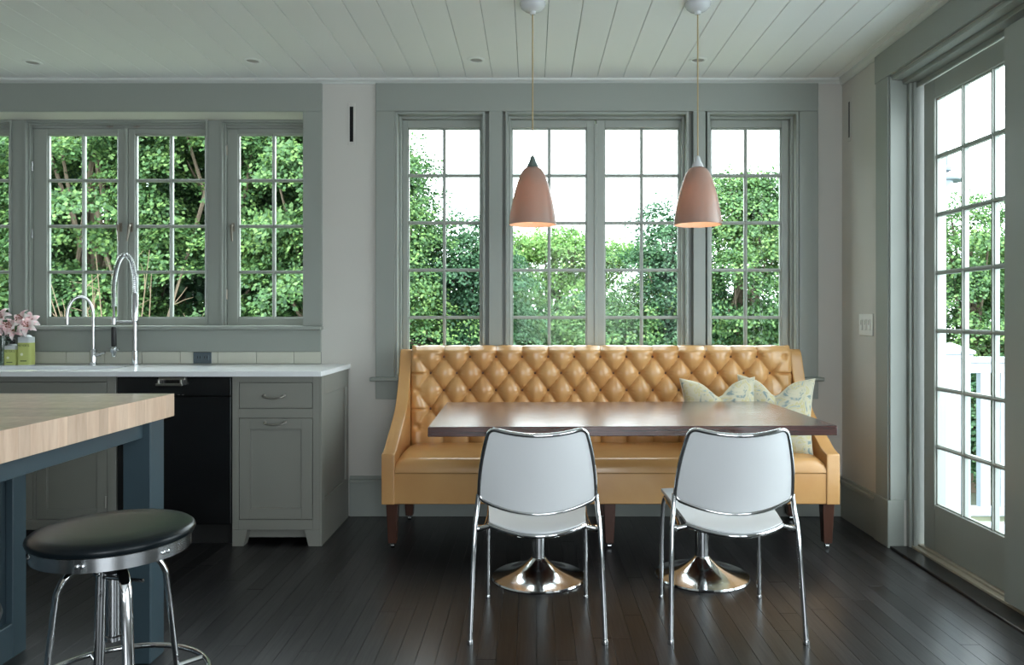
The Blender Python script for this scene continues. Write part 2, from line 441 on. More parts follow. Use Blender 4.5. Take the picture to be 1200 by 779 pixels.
# jamb liners of the nook
def liner(x0, x1, z1, y0, y1, t, z0=.83):
    m = MB().box(x0, x0+t, y0, y1, z0, z1).box(x1-t, x1, y0, y1, z0, z1).box(x0+t, x1-t, y0, y1, z1-t, z1)
    trimmb(m, 'trim', .002)
for a, b in ((-.816, -.277), (-.157, .938), (1.047, 1.594)):
    liner(a, b, NZ1, WY-.012, WY+.16, .016)
    liner(a+.016, b-.016, NZ1-.016, WY+.035, WY+.16, .016)
for a, b in ((-3.95, -3.232), (-3.153, -2.012), (-1.934, -1.345)):
    liner(a, b, KZ1, WY+.17, WY+T, .014, 1.135)
    liner(a+.014, b-.014, KZ1-.014, WY+.192, WY+T, .012, 1.135)
    trimbox(a+.026, b-.026, WY+.21, WY+T, 2.369, KZ1-.026)
trimbox(LX, -3.95, WY+.1, WY+T, 1.135, KZ1)

# baseboards
def base(name, mb): mb.build(name, 'trim', None, .002, kind='structure')
base('baseboard_back', MB().box(-1.085, WX, WY-.018, WY, 0, .2).box(-1.085, WX, WY-.026, WY, .2, .222).box(-1.085, WX, WY-.014, WY, .222, .24))
base('baseboard_right', MB().box(WX-.018, WX, 4.02, WY-.026, 0, .2).box(WX-.026, WX, 4.02, WY-.026, .2, .222).box(WX-.014, WX, 4.02, WY-.026, .222, .24))

# ------------------------------------------------------------------ windows and doors
def sash(parent, swap, u0, u1, z0, z1, d, stile, top, bot, cols, rows, name='sash', th=.042, sides=None, mw=.019, mat='sash'):
    """glass opening u0..u1, z0..z1; d = depth coordinate of the room-side face, going outwards"""
    sl, sr = (stile, stile) if sides is None else sides
    def bx(mb, a, b, e, f, g, h):
        return mb.box(e, f, a, b, g, h) if swap else mb.box(a, b, e, f, g, h)
    fr = MB()
    bx(fr, u0-sl, u0, d, d+th, z0-bot, z1+top); bx(fr, u1, u1+sr, d, d+th, z0-bot, z1+top)
    bx(fr, u0, u1, d, d+th, z1, z1+top); bx(fr, u0, u1, d, d+th, z0-bot, z0)
    s = fr.build(name, mat, parent, .003)
    st = MB(); q = .007                                             # glazing bead
    for e, f in ((d+.010, d+min(.032, th-.001)),):
        bx(st, u0, u0+q, e, f, z0, z1); bx(st, u1-q, u1, e, f, z0, z1); bx(st, u0, u1, e, f, z1-q, z1); bx(st, u0, u1, e, f, z0, z0+q)
    st.build('glazing_bead', mat, s, .001)
    for i in range(1, cols):
        u = u0+(u1-u0)*i/cols; m = MB()
        bx(m, u-mw/2, u+mw/2, d+.012, d+.034, z0, z1); bx(m, u-mw/4, u+mw/4, d+.004, d+.012, z0, z1)
        m.build('muntin', mat, s, .0012)
    for j in range(1, rows):
        z = z0+(z1-z0)*j/rows; m = MB()
        bx(m, u0, u1, d+.011, d+.033, z-mw/2, z+mw/2); bx(m, u0, u1, d+.005, d+.011, z-mw/4, z+mw/4)
        m.build('muntin', mat, s, .0012)
    for i in range(cols):
        for j in range(rows):
            a = u0+(u1-u0)*i/cols; b = u0+(u1-u0)*(i+1)/cols; e = z0+(z1-z0)*j/rows; f = z0+(z1-z0)*(j+1)/rows
            m = MB(); bx(m, a+mw/2-.002, b-mw/2+.002, d+.0195, d+.0235, e+mw/2-.002, f-mw/2+.002)
            m.build('glass_pane', 'glass', s)
    return s
def latch(s, x, y, z, side=1):
    m = MB().box(x-.009, x+.009, y-.006, y, z-.028, z+.028)
    m.tube([(x, y-.006, z+.012), (x, y-.028, z+.012), (x, y-.032, z), (x+.004*side, y-.036, z-.05), (x+.008*side, y-.04, z-.09)], [.006, .007, .009, .007, .005], 8)
    m.build('sash_latch', 'bronze', s, 0, True)
GK, GN = WY+.222, WY+.066
def window(n, loc): return empty('window_%d' % n, loc, 'structure')
w1 = window(1, (-3.48, GK, 1.135)); sash(w1, False, -3.70, -3.262, 1.183, 2.335, GK, .042, .034, .048, 2, 4, sides=(.22, .042))
w2 = window(2, (-2.54, GK, 1.135))
s = sash(w2, False, -3.041, -2.599, 1.183, 2.335, GK, .042, .034, .048, 2, 4, sides=(.086, .042)); latch(s, -2.578, GK, 1.75, 1)
s = sash(w2, False, -2.489, -2.047, 1.183, 2.335, GK, .042, .034, .048, 2, 4, sides=(.042, .035)); latch(s, -2.51, GK, 1.75, -1)
box('meeting_post', 'sash', -2.556, -2.532, GK-.008, GK+.02, 1.135, 2.38, w2, .003)
for xx in (-2.64, -2.47): MB().tube([(xx-.02, GK-.012, 2.378), (xx+.02, GK-.012, 2.378)], .004, 6).tube([(xx, GK-.012, 2.385), (xx, GK-.012, 2.368)], .004, 6).build('catch', 'bronze', w2)
w3 = window(3, (-1.62, GK, 1.135))
s = sash(w3, False, -1.844, -1.402, 1.183, 2.335, GK, .046, .034, .048, 2, 4, sides=(.064, .03)); latch(s, -1.872, GK, 1.75, 1)
for zz in (2.2, 1.3): MB().tube([(-1.908, GK-.012, zz), (-1.908, GK-.012, zz+.06)], .006, 8).build('hinge', 'bronze', w3)
for zz in (2.1, 1.68): MB().tube([(-3.125, GK-.014, zz), (-3.125, GK-.014, zz+.06)], .005, 8).build('hinge', 'chrome_soft', w2)
NB, NT = .898, 2.336
w4 = window(4, (-.53, GN, .83)); s = sash(w4, False, -.752, -.311, NB, NT, GN, .03, .047, .068, 2, 5, sides=(.03, .004)); latch(s, -.29, GN, 1.12)
w5 = window(5, (.39, GN, .83))
sash(w5, False, -.12, .334, NB, NT, GN, .03, .047, .068, 2, 5, sides=(.008, .05))
sash(w5, False, .443, .896, NB, NT, GN, .03, .047, .068, 2, 5, sides=(.05, .014))
box('astragal', 'sash', .379, .398, GN-.006, GN+.03, .835, 2.36, w5, .002)
w6 = window(6, (1.3, GN, .83)); sash(w6, False, 1.089, 1.516, NB, NT, GN, .03, .047, .068, 2, 5, sides=(.012, .046))

# sliding doors (right wall)
d1 = empty('door_1', (2.0, 3.3, 0), 'structure')
sash(d1, True, 3.03-.002, 3.71, .262, 2.265, 1.99, .1, .1, .23, 3, 7, 'door_leaf', .026, mw=.02)
d2 = empty('door_2', (1.94, 2.5, 0), 'structure')
sash(d2, True, 2.21, 2.9, .262, 2.265, 1.925, .1, .1, .23, 3, 7, 'door_leaf', .036, sides=(.1, .16), mw=.02)
# casing and jamb
trimbox(WX-.022, WX, 1.82, 4.02, 2.432, 2.578)
trimmb(MB().box(WX-.02, WX, 3.878, 4.01, .2455, 2.4315))
trimmb(MB().box(WX-.026, WX+.06, 3.862, 4.02, 0, .245), 'trim', .003)
trimbox(WX-.02, WX, 1.83, 1.95, 0, 2.4315)
trimmb(MB().box(WX-.012, WX+.075, 3.862, 3.8775, .2455, 2.42).box(WX+.075, WX+T, 3.84, 3.88, 0, 2.42).box(WX+.09, WX+.105, 3.825, 3.84, 0, 2.42).box(WX+.17, WX+T, 3.815, 3.84, 0, 2.42))
trimmb(MB().box(WX-.004, WX+.05, 1.95, 3.87, 2.405, 2.425).box(WX+.05, WX+T, 1.95, 3.87, 2.385, 2.425).box(WX+.11, WX+.122, 1.95, 3.87, 2.36, 2.385))
trimmb(MB().box(WX, WX+T, 1.95, 1.985, 0, 2.42))
th = empty('trim_sill', (1.95, 2.9, 0), 'structure')
th.name = 'trim_%d' % (TN[0]+1); TN[0] += 1
box('floor_saddle', 'floor', WX-.015, WX+.085, 1.985, 3.862, -.01, .012, th, .003)
MB().box(WX+.086, WX+.115, 1.985, 3.84, -.01, .022).box(WX+.119, WX+T, 1.985, 3.84, -.01, .03).build('track', 'threshold', th, .002)

# backsplash tiles
splash = empty('trim_%d' % (TN[0]+1), (-2.5, WY, .9), 'structure'); TN[0] += 1
box('grout_bed', 'grout_and_groove_shade', -3.9, -1.257, WY-.004, WY, .909, .981, splash)
xt = -1.257; wds = [.165]+[.2265]*12
xj = [345, 301, 255.5]
b = -1.257; edges = [-1.257]+[(px-623)/196 for px in (345, 301, 256, 212, 167.5, 123, 79, 34.5, -10, -54)]
for a, b2 in zip(edges[1:], edges[:-1]):
    box('tile', 'tile', a+.0015, b2-.0015, WY-.012, WY-.003, .911, .98, splash, .0015)

# ================================================================== FIXTURES ON WALLS / CEILING
def slot(loc, axis, z0, z1, label):
    x, y = loc; r = empty('slot_vent', (x, y, (z0+z1)/2))
    if axis == 'y':
        fr = MB().box(x-.022, x-.011, y-.005, y, z0-.02, z1+.02).box(x+.011, x+.022, y-.005, y, z0-.02, z1+.02).box(x-.011, x+.011, y-.005, y, z1, z1+.02).box(x-.011, x+.011, y-.005, y, z0-.02, z0)
        fr.build('frame', 'wall', r, .001); box('slot', 'void', x-.011, x+.011, y-.002, y, z0, z1, r)
    else:
        fr = MB().box(x-.005, x, y-.022, y-.011, z0-.02, z1+.02).box(x-.005, x, y+.011, y+.022, z0-.02, z1+.02).box(x-.005, x, y-.011, y+.011, z1, z1+.02).box(x-.005, x, y-.011, y+.011, z0-.02, z0)
        fr.build('frame', 'wall', r, .001); box('slot', 'void', x-.002, x, y-.011, y+.011, z0, z1, r)
    tag(r, label, 'vent', 'slot vents')
slot(((412-623)/196, WY), 'y', 2.235, 2.445, 'narrow black slot vent on the pale wall between the two window groups')
slot((WX, 4.385), 'x', 2.235, 2.445, 'thin dark slot vent high on the right wall near the glass door')
sp = empty('light_switch', (WX, 4.16, 1.145))
box('plate', 'white_plastic', WX-.007, WX, 4.075, 4.245, 1.085, 1.205, sp, .002)
for k in range(3):
    box('toggle', 'white_plastic', WX-.012, WX-.006, 4.1+.047*k, 4.126+.047*k, 1.115, 1.175, sp, .002)
    box('rocker_gap', 'void', WX-.0125, WX-.007, 4.1115+.047*k, 4.1145+.047*k, 1.145, 1.17, sp)
tag(sp, 'white three-gang light switch plate on the right wall beside the door casing', 'light switch')
ot = empty('outlet', (-1.96, WY-.012, .945))
box('plate', 'outlet', (228-623)/196, (249-623)/196, WY-.018, WY-.012, .912, .979, ot, .001)
for k in (0, 1):
    cx = (234.8+8.2*k-623)/196
    f = box('socket_face', 'outlet', cx-.016, cx+.016, WY-.0205, WY-.0175, .93, .963, ot, .001)
    MB().box(cx-.009, cx-.006, WY-.0212, WY-.020, .942, .955).box(cx+.006, cx+.009, WY-.0212, WY-.020, .942, .955).build('slots', 'void', f)
tag(ot, 'slate-coloured double power outlet set in the cream backsplash tiles', 'outlet')
labs = ['leftmost recessed pinhole light in the white board ceiling', 'recessed pinhole ceiling light right of the tall faucet, second from the left',
        'recessed pinhole light in the ceiling left of the left pendant cord', 'recessed pinhole light in the ceiling by the right pendant cord']
for (px, py), lb in zip(((38, 73), (296, 71), (558, 70), (818, 70)), labs):
    Y = F*(CEIL-CZ)/(371-py); X = (px-623)*Y/F
    r = empty('recessed_light', (X, Y, CEIL))
    MB().lathe([(.05, CEIL-.0005), (.05, CEIL-.004), (.036, CEIL-.006), (.033, CEIL-.0025), (.033, CEIL-.0005)], (X, Y), 28, cap=False).build('trim_ring', 'ceil', r, 0, True)
    MB().lathe([(.034, CEIL-.0008), (.001, CEIL-.0006)], (X, Y), 28).build('aperture', 'nickel', r)
    tag(r, lb, 'ceiling light', 'recessed ceiling lights')

# ================================================================== PENDANTS
def pendant(X, Y, capmat, label):
    r = empty('pendant_lamp', (X, Y, CEIL)); zb = CZ+(371-263.5)*Y/F; zt = CZ+(371-196)*Y/F
    MB().lathe([(.059, CEIL-.001), (.059, CEIL-.008), (.052, CEIL-.022), (.038, CEIL-.034), (.016, CEIL-.041), (.012, CEIL-.052), (.004, CEIL-.054)], (X, Y), 36).build('canopy', 'canopy', r, 0, True)
    MB().tube([(X, Y, CEIL-.05), (X, Y, zt+.04)], .0032, 8).build('cord', 'cord', r, 0, True)
    MB().lathe([(.004, zt+.052), (.010, zt+.046), (.014, zt+.03), (.023, zt+.012), (.027, zt+.001), (.02, zt-.008)], (X, Y), 24).build('socket_cap', capmat, r, 0, True)
    H = zt-zb
    prof = []
    for q in spline([(0, .020, 0), (.012, .032, 0), (.05, .043, 0), (.13, .056, 0), (.3, .0715, 0), (.5, .086, 0), (.75, .099, 0), (1, .108, 0)], 4):
        prof.append((q.y, zt-H*q.x))
    inner = [(max(p[0]-.0035, .01), p[1]-.001) for p in reversed(prof)]
    inner[0] = (prof[-1][0]-.0035, zb)
    MB().lathe(prof+inner, (X, Y), 56, cap=False).build('lamp_shade', 'shade', r, 0, True)
    MB().lathe([(.008, zt-.03), (.012, zt-.06), (.024, zt-.085), (.028, zt-.105), (.02, zt-.13), (.004, zt-.138)], (X, Y), 20).build('bulb', 'bulb', r, 0, True)
    tag(r, label, 'pendant lamp', 'pendants over the table')
    d = bpy.data.lights.new('pendant_bulb_light', 'POINT'); d.energy = 2.4; d.color = (1, .74, .48); d.shadow_soft_size = .02
    o = bpy.data.objects.new('pendant_bulb_light', d); C.objects.link(o); o.location = (0, 0, zt-.17-CEIL); o.parent = r
pendant((624.2-623)*3.4/F, 3.4, 'socket', 'left pendant lamp, pale pink cone shade with dark grey cap over the table')
pendant((817.7-623)*3.4/F, 3.4, 'canopy', 'right pendant lamp, pale pink cone shade with white cap over the table')

# ================================================================== KITCHEN COUNTER RUN
CF = 3.894; SL0, SL1 = .882, .908
def frame_panel(parent, name, x0, x1, z0, z1, y, rail, mat='cab', th=.018, dep=.008):
    """shaker front facing -Y: room face at y"""
    m = MB().box(x0, x0+rail, y, y+th, z0, z1).box(x1-rail, x1, y, y+th, z0, z1).box(x0+rail, x1-rail, y, y+th, z1-rail, z1).box(x0+rail, x1-rail, y, y+th, z0, z0+rail)
    m.box(x0+rail-.002, x1-rail+.002, y+dep, y+th, z0+rail-.002, z1-rail+.002)
    q = .006
    m.box(x0+rail, x0+rail+q, y+.004, y+dep+.001, z0+rail, z1-rail).box(x1-rail-q, x1-rail, y+.004, y+dep+.001, z0+rail, z1-rail)
    m.box(x0+rail, x1-rail, y+.004, y+dep+.001, z1-rail-q, z1-rail).box(x0+rail, x1-rail, y+.004, y+dep+.001, z0+rail, z0+rail+q)
    return m.build(name, mat, parent, .0012)
def pull(parent, x, y, z, w_=.052):
    m = MB(); m.tube(spline([(x-w_, y, z), (x-w_, y-.018, z-.002), (x-w_*.75, y-.028, z-.008), (x, y-.03, z-.012), (x+w_*.75, y-.028, z-.008), (x+w_, y-.018, z-.002), (x+w_, y, z)], 5), .0048, 8)
    for s_ in (-1, 1): m.lathe([(0.001, 0)], (0, 0), 3, False) if False else m.tube([(x+s_*w_, y+.001, z), (x+s_*w_, y-.004, z)], .009, 10)
    m.build('handle', 'nickel', parent, 0, True)
# cabinet at the end of the run
xa, xb = -1.553, -1.10
cb = empty('base_cabinet', ((xa+xb)/2, CF+.3, 0))
m = MB()
m.box(xa, xb, CF+.02, WY-.03, .085, SL0-.001)
m.box(xa, xa+.035, CF, CF+.02, .085, SL0-.001).box(xb-.035, xb, CF, CF+.02, .085, SL0-.001)
for z0, z1 in ((.085, .137), (.665, .713), (.85, SL0-.001)): m.box(xa+.035, xb-.035, CF, CF+.02, z0, z1)
m.build('body', 'cab', cb, .0015)
m = MB()
for s_, a in ((1, xa), (-1, xb)):
    MB().prism([(a, 0), (a+s_*.058, 0), (a+s_*.078, .0845), (a, .0845)], 'y', CF, CF+.06).build('foot', 'cab', cb, .001)
MB().box(xb-.02, xb, CF+.06, WY-.03, 0, .085).build('side_skirt', 'cab', cb)
box('toe_board', 'cab', xa+.02, xb-.02, CF+.06, CF+.075, .03, .085, cb)
# side panel with recessed field
m = MB()
y0, y1 = CF+.0, WY-.03
m.box(xb, xb+.012, y0, y0+.055, .0, SL0-.001).box(xb, xb+.012, y1-.05, y1, 0, SL0-.001).box(xb, xb+.012, y0+.055, y1-.05, .78, SL0-.001).box(xb, xb+.012, y0+.055, y1-.05, 0, .235)
m.build('side_panel', 'cab', cb, .0015)
dr = box('drawer', 'cab', xa+.038, xb-.038, CF-.0, CF+.016, .716, .847, cb, .0015); pull(dr, (321.5-623)*CF/F, CF, .782)
do = frame_panel(cb, 'door', xa+.038, xb-.038, .140, .662, CF, .055); pull(do, (322.5-623)*CF/F, CF, .644)
tag(cb, 'grey base cabinet with one drawer over one door, right end of the counter', 'cabinet')
# dishwasher
dw = empty('dishwasher', (-1.855, CF+.3, 0)); xa2, xb2 = -2.152, -1.557
box('tub', 'toe', xa2, xb2, CF+.03, WY-.05, .1, SL0-.004, dw)
dd = box('door_panel', 'dish', xa2+.003, xb2-.003, CF, CF+.03, .112, .775, dw, .003)
cp = box('control_panel', 'dish', xa2+.003, xb2-.003, CF+.002, CF+.03, .779, SL0-.006, dw, .003)
hx0, hx1 = (186-623)*CF/F, (217-623)*CF/F
box('handle_recess', 'nickel', hx0, hx1, CF-.004, CF+.004, .862, .874, cp, .001)
MB().box(hx0+.006, hx0+.016, CF-.03, CF+.004, .835, .868).box(hx1-.016, hx1-.006, CF-.03, CF+.004, .835, .868).box(hx0, hx1, CF-.036, CF-.026, .834, .846).build('handle', 'nickel', cp, .002)
for px in (208, 213): box('indicator', 'nickel', (px-623)*CF/F, (px+2.5-623)*CF/F, CF+.0005, CF+.003, .784, .786, cp)
box('toe_kick', 'toe', xa2, xb2, CF+.06, CF+.08, 0, .1, dw)
tag(dw, 'black stainless dishwasher under the counter left of the end cabinet', 'dishwasher')
# sink base
sb = empty('sink_cabinet', (-2.9, CF+.3, 0)); xs1 = -2.156; xs0 = -3.3
m = MB()
m.box(xs0, xs1, CF+.02, CF+.04, .085, SL0-.001).box(xs0, xs1, CF+.04, WY-.03, .1, .12).box(xs1-.02, xs1, CF+.04, WY-.03, .1, SL0-.001).box(xs0, xs0+.02, CF+.04, WY-.03, .1, SL0-.001)
m.box(xs1-.045, xs1, CF, CF+.02, .085, SL0-.001).box(xs0, xs0+.04, CF, CF+.02, .085, SL0-.001)
for z0, z1 in ((.085, .137), (.665, .713), (.852, SL0-.001)): m.box(xs0+.04, xs1-.045, CF, CF+.02, z0, z1)
m.box(-2.585, -2.57, CF, CF+.02, .137, .665)
m.build('body', 'cab', sb, .0015)
box('toe_board', 'toe', xs0, xs1, CF+.07, CF+.085, 0, .085, sb)
box('drawer_front', 'cab', xs0+.043, xs1-.048, CF, CF+.016, .716, .849, sb, .0015)
d_ = frame_panel(sb, 'door', -2.567, xs1-.048, .14, .662, CF, .05)
MB().tube([(xs1-.05, CF-.004, .2), (xs1-.05, CF-.004, .26)], .005, 8).build('hinge', 'nickel', d_)
frame_panel(sb, 'door', -3.25, -2.588, .14, .662, CF, .05)
tag(sb, 'grey painted sink cabinet with paired doors left of the dishwasher', 'cabinet')
sb2 = empty('base_cabinet', (-3.9, CF+.3, 0))
box('body', 'cab', LX+.01, -3.31, CF, WY-.03, .1, SL0-.001, sb2, .002)
frame_panel(sb2, 'door', -3.9, -3.33, .14, .85, CF-.018, .055)
tag(sb2, 'grey base cabinet at the far left of the counter, beyond the sink cabinet', 'cabinet')
# worktop with a rounded sink opening
ct = empty('countertop', (-2.8, CF, SL0))
sx0, sx1, sy0, sy1, rr = -3.12, -2.28, 3.99, 4.31, .10
SF = 3.862
def roundrect(x0, x1, y0, y1, r, n=6):
    P = []
    for cx, cy, a0 in ((x1-r, y1-r, 0), (x0+r, y1-r, 90), (x0+r, y0+r, 180), (x1-r, y0+r, 270)):
        for i in range(n+1):
            a = R(a0+90*i/n); P.append((cx+r*math.cos(a), cy+r*math.sin(a)))
    return P
inner = roundrect(sx0, sx1, sy0, sy1, rr)
def slab():
    bm = bmesh.new()
    outer = [(LX+.005, SF), (-1.083, SF), (-1.083, WY-.001), (LX+.005, WY-.001)]
    vo = [bm.verts.new((x, y, SL1)) for x, y in outer]; vi = [bm.verts.new((x, y, SL1)) for x, y in inner]
    eo = [bm.edges.new((vo[i], vo[(i+1) % 4])) for i in range(4)]; ei = [bm.edges.new((vi[i], vi[(i+1) % len(vi)])) for i in range(len(vi))]
    bmesh.ops.triangle_fill(bm, use_beauty=True, edges=eo+ei)
    g = bmesh.ops.extrude_face_region(bm, geom=bm.faces[:])
    for v in [q for q in g['geom'] if isinstance(q, bmesh.types.BMVert)]: v.co.z = SL0
    bmesh.ops.recalc_face_normals(bm, faces=bm.faces)
    mb = MB(); bm.verts.index_update(); mb.v = [tuple(v.co) for v in bm.verts]; mb.f = [tuple(v.index for v in f.verts) for f in bm.faces]; bm.free()
    return mb
slab().build('slab', 'slab', ct, 0)
m = MB(); n_ = len(inner); k = 0
for zz in (SL0, SL0-.2): m.v += [(x, y, zz) for x, y in inner]
m.f += [(i, (i+1) % n_, n_+(i+1) % n_, n_+i) for i in range(n_)]; m.f.append(tuple(n_+i for i in range(n_)))
m.build('sink_basin', 'sink', ct, 0, True)
tag(ct, 'white quartz worktop with an undermount sink along the window wall', 'countertop')

# faucets
def faucet_small():
    x = (109.5-623)*4.38/F; y = 4.38; z = SL1
    r = empty('gooseneck_faucet', (x, y, z))
    MB().lathe([(.026, z+.0005), (.026, z+.006), (.019, z+.009), (.019, z+.085), (.017, z+.09), (.011, z+.094)], (x, y), 24).build('body', 'chrome', r, 0, True)
    zt = CZ+(371-348)*y/F; x2 = (79-623)*4.3/F; y2 = 4.30
    P = [(x, y, z+.09), (x, y, zt-.14)]
    for i in range(0, 11):
        a = math.pi*i/10; t = (1-math.cos(a))/2; P.append((x+(x2-x)*t, y+(y2-y)*t, zt-.11+.11*math.sin(a)))
    P.append((x2, y2, zt-.16))
    MB().tube(spline(P, 3), .0085, 12).build('spout', 'chrome', r, 0, True)
    MB().tube([(x, y, z+.06), (x+.045, y-.01, z+.062)], .012, 12).tube([(x+.04, y-.01, z+.062), (x+.075, y-.015, z+.075)], [.008, .006], 10).build('lever', 'chrome', r, 0, True)
    tag(r, 'small chrome gooseneck faucet behind the sink, left of the tall one', 'faucet')
faucet_small()
def faucet_big():
    y = 4.36; x = (158.5-623)*y/F; z = SL1; x2 = (133.5-623)*y/F
    r = empty('pulldown_faucet', (x, y, z)); zz = lambda py: CZ+(371-py)*y/F
    MB().lathe([(.028, z+.0005), (.028, z+.005), (.018, z+.008), (.018, z+.08), (.0125, z+.085), (.0125, zz(377)), (.017, zz(376)), (.017, zz(345)), (.012, zz(343))], (x, y), 24).build('post', 'chrome', r, 0, True)
    arc = [(x, y, zz(345)), (x-.004, y, zz(325)), (x-.025, y, zz(305)), (x-.062, y, zz(298.5)), (x-.098, y, zz(307)), (x2, y, zz(330)), (x2, y, zz(352)), (x2, y, zz(378))]
    cen = spline(arc, 8)
    MB().tube(cen, .007, 8).build('hose', 'chrome_soft', r, 0, True)
    # spring coil around the hose
    L = [0]
    for a, b in zip(cen[:-1], cen[1:]): L.append(L[-1]+(b-a).length)
    tot = L[-1]; turns = 52; N = turns*10; coil = []
    import bisect
    for i in range(N+1):
        s_ = tot*i/N*.86; j = min(bisect.bisect_right(L, s_)-1, len(cen)-2); t = (s_-L[j])/max(L[j+1]-L[j], 1e-6)
        c = cen[j].lerp(cen[j+1], t); tg = (cen[j+1]-cen[j]).normalized(); w_ = Vector((0, 1, 0)); u = w_.cross(tg).normalized()
        a = 2*math.pi*i/10; coil.append(c+(u*math.cos(a)+w_*math.sin(a))*.0125)
    MB().tube(coil, .0026, 5).build('spring', 'chrome', r, 0, True)
    MB().tube([(x, y, zz(377)), (x2, y, zz(377))], .0065, 10).lathe([(.014, zz(380)), (.014, zz(373))], (x2, y), 16).build('support_arm', 'chrome', r, 0, True)
    MB().lathe([(.012, zz(383)), (.0145, zz(385)), (.0145, zz(405)), (.012, zz(406))], (x2, y), 16).build('grip', 'black_plastic', r, 0, True)
    h = MB().lathe([(.012, zz(406)), (.02, zz(408)), (.02, zz(412)), (.013, zz(414)), (.012, zz(418))], (x2, y), 16)
    h.tube([(x2, y, zz(410)), (x2+.035, y-.01, zz(409))], .006, 8).build('spray_head', 'chrome', r, 0, True)
    tag(r, 'tall chrome faucet with a spring hose and black grip behind the sink', 'faucet')
faucet_big()
def bottle(px0, px1, ytop, y, label, ink):
    x0, x1 = (px0-623)*y/F, (px1-623)*y/F; x = (x0+x1)/2; w_ = (x1-x0)/2; z = SL1; H = (CZ+(371-ytop)*y/F)-z
    r = empty('soap_bottle', (x, y, z))
    def rb(z0, z1, ww, mb, n=5):
        P = roundrect(x-ww, x+ww, y-ww*.75, y+ww*.75, ww*.35, 4); k = len(mb.v)
        mb.v += [(a, b, z0) for a, b in P]+[(a, b, z1) for a, b in P]; q = len(P)
        mb.f += [(k+i, k+(i+1) % q, k+q+(i+1) % q, k+q+i) for i in range(q)]+[tuple(k+i for i in range(q)), tuple(k+q+i for i in range(q))]
    m = MB(); rb(z+.0005, z+H*.9, w_, m); m.build('body', 'bottle_clear', r, .003, True, 2)
    m = MB(); rb(z+.004, z+H*.66, w_*.93, m); m.build('soap', 'soap', r, 0, True)
    m = MB(); m.lathe([(w_*.8, z+H*.9), (w_*.6, z+H*.95), (w_*.35, z+H*.97), (w_*.35, z+H)], (x, y), 20); m.build('shoulder', 'bottle_clear', r, 0, True)
    m = MB(); rb(z+H*.03, z+H*.72, w_*1.02, m); lb = m.build('paper_label', 'label_green', r, 0, True)
    m = MB(); yy = y-w_*.765-.0012
    m.box(x-w_*.45, x+w_*.55, yy, yy+.0006, z+H*.14, z+H*.17)
    m.build('print', 'label_ink', lb)
    tx = bpy.data.curves.new('lettering', 'FONT'); tx.body = "MEYER'S"; tx.size = w_*.52; tx.align_x = 'CENTER'; tx.extrude = .0002
    o = bpy.data.objects.new('lettering', tx); C.objects.link(o)
    dg = bpy.context.evaluated_depsgraph_get(); me = bpy.data.meshes.new_from_object(o.evaluated_get(dg)); bpy.data.objects.remove(o)
    o = bpy.data.objects.new('lettering', me); C.objects.link(o); me.materials.clear(); me.materials.append(M['label_ink'])
    o.parent = lb; o.location = (0, yy-y, H*.6); o.rotation_euler = (R(90), 0, 0)
    MB().lathe([(w_*.22, 0), (w_*.22, .0005)], (0, 0), 14).build('emblem', 'label_white', None)
    e = bpy.data.objects['emblem'] if 'emblem' in bpy.data.objects else None
    for o in [q for q in bpy.data.objects if q.name.startswith('emblem') and q.parent is None]:
        o.parent = lb; o.rotation_euler = (R(90), 0, 0); o.location = (-w_*.2, yy-y, H*.36)
    m = MB(); m.tube([(x, y, z+H), (x, y, z+H+.018)], .004, 8).box(x-.012, x+.012, y-.03, y+.008, z+H+.016, z+H+.026).lathe([(w_*.42, z+H-.004), (w_*.42, z+H+.008)], (x, y), 16)
    m.build('pump', 'black_plastic', r, .001)
    tag(r, label, 'soap bottle', 'soap bottles by the sink')
bottle(7.5, 21.5, 402, 4.34, 'shorter green soap bottle with pump beside the vase', 1)
bottle(23.5, 38.5, 391, 4.33, 'taller green soap bottle, right of the short one on the counter', 1)
# vase and lilies
vx, vy = (4-623)*4.40/F, 4.40
vs = empty('glass_vase', (vx, vy, SL1))
MB().lathe([(.04, SL1+.0008), (.046, SL1+.01), (.05, SL1+.1), (.046, SL1+.19), (.043, SL1+.19), (.046, SL1+.1), (.042, SL1+.014), (.001, SL1+.012)], (vx, vy), 32).build('vessel', 'vase', vs, 0, True)
tag(vs, 'clear glass vase of flower stems at the left end of the counter', 'vase')
def petal_mb(mb, c, d, up, L, w_):
    d = d.normalized(); side = d.cross(up).normalized()
    k = len(mb.v); N = 6
    for i in range(N+1):
        t = i/N; p = c+d*L*t+up*(.35*L*math.sin(t*2.2)-.5*L*t**3)
        ww = w_*math.sin(math.pi*min(1, .12+t*.86))**.8
        for s_ in (-1, 0, 1): mb.v.append(tuple(p+side*ww*s_+up*(-.12*w_ if s_ == 0 else 0)))
    for i in range(N):
        for j in range(2): a = k+i*3+j; mb.f.append((a, a+1, a+4, a+3))
random.seed(5)
lil = [(3, 373, 4.36), (9, 383, 4.33), (17, 384, 4.30), (29, 374, 4.33), (33, 383, 4.31), (3, 391, 4.31), (20, 389, 4.35), (25, 379, 4.4), (-7, 380, 4.36), (36, 377, 4.38)]
LILY = ['topmost pink lily bloom at the left picture edge', 'pink lily bloom above the short soap bottle, upper one', 'pale lily bloom between the two soap bottles, facing the room',
        'highest pale lily bloom above the tall soap bottle', 'lily bloom just over the cap of the tall soap bottle', 'lowest lily bloom at the left picture edge beside the short bottle',
        'lily bloom low between the short and the tall soap bottle', 'lily bloom at the back of the bunch, nearest the window post', 'lily bloom cut off by the left picture edge', 'rightmost lily bloom, overhanging the counter past the tall bottle']
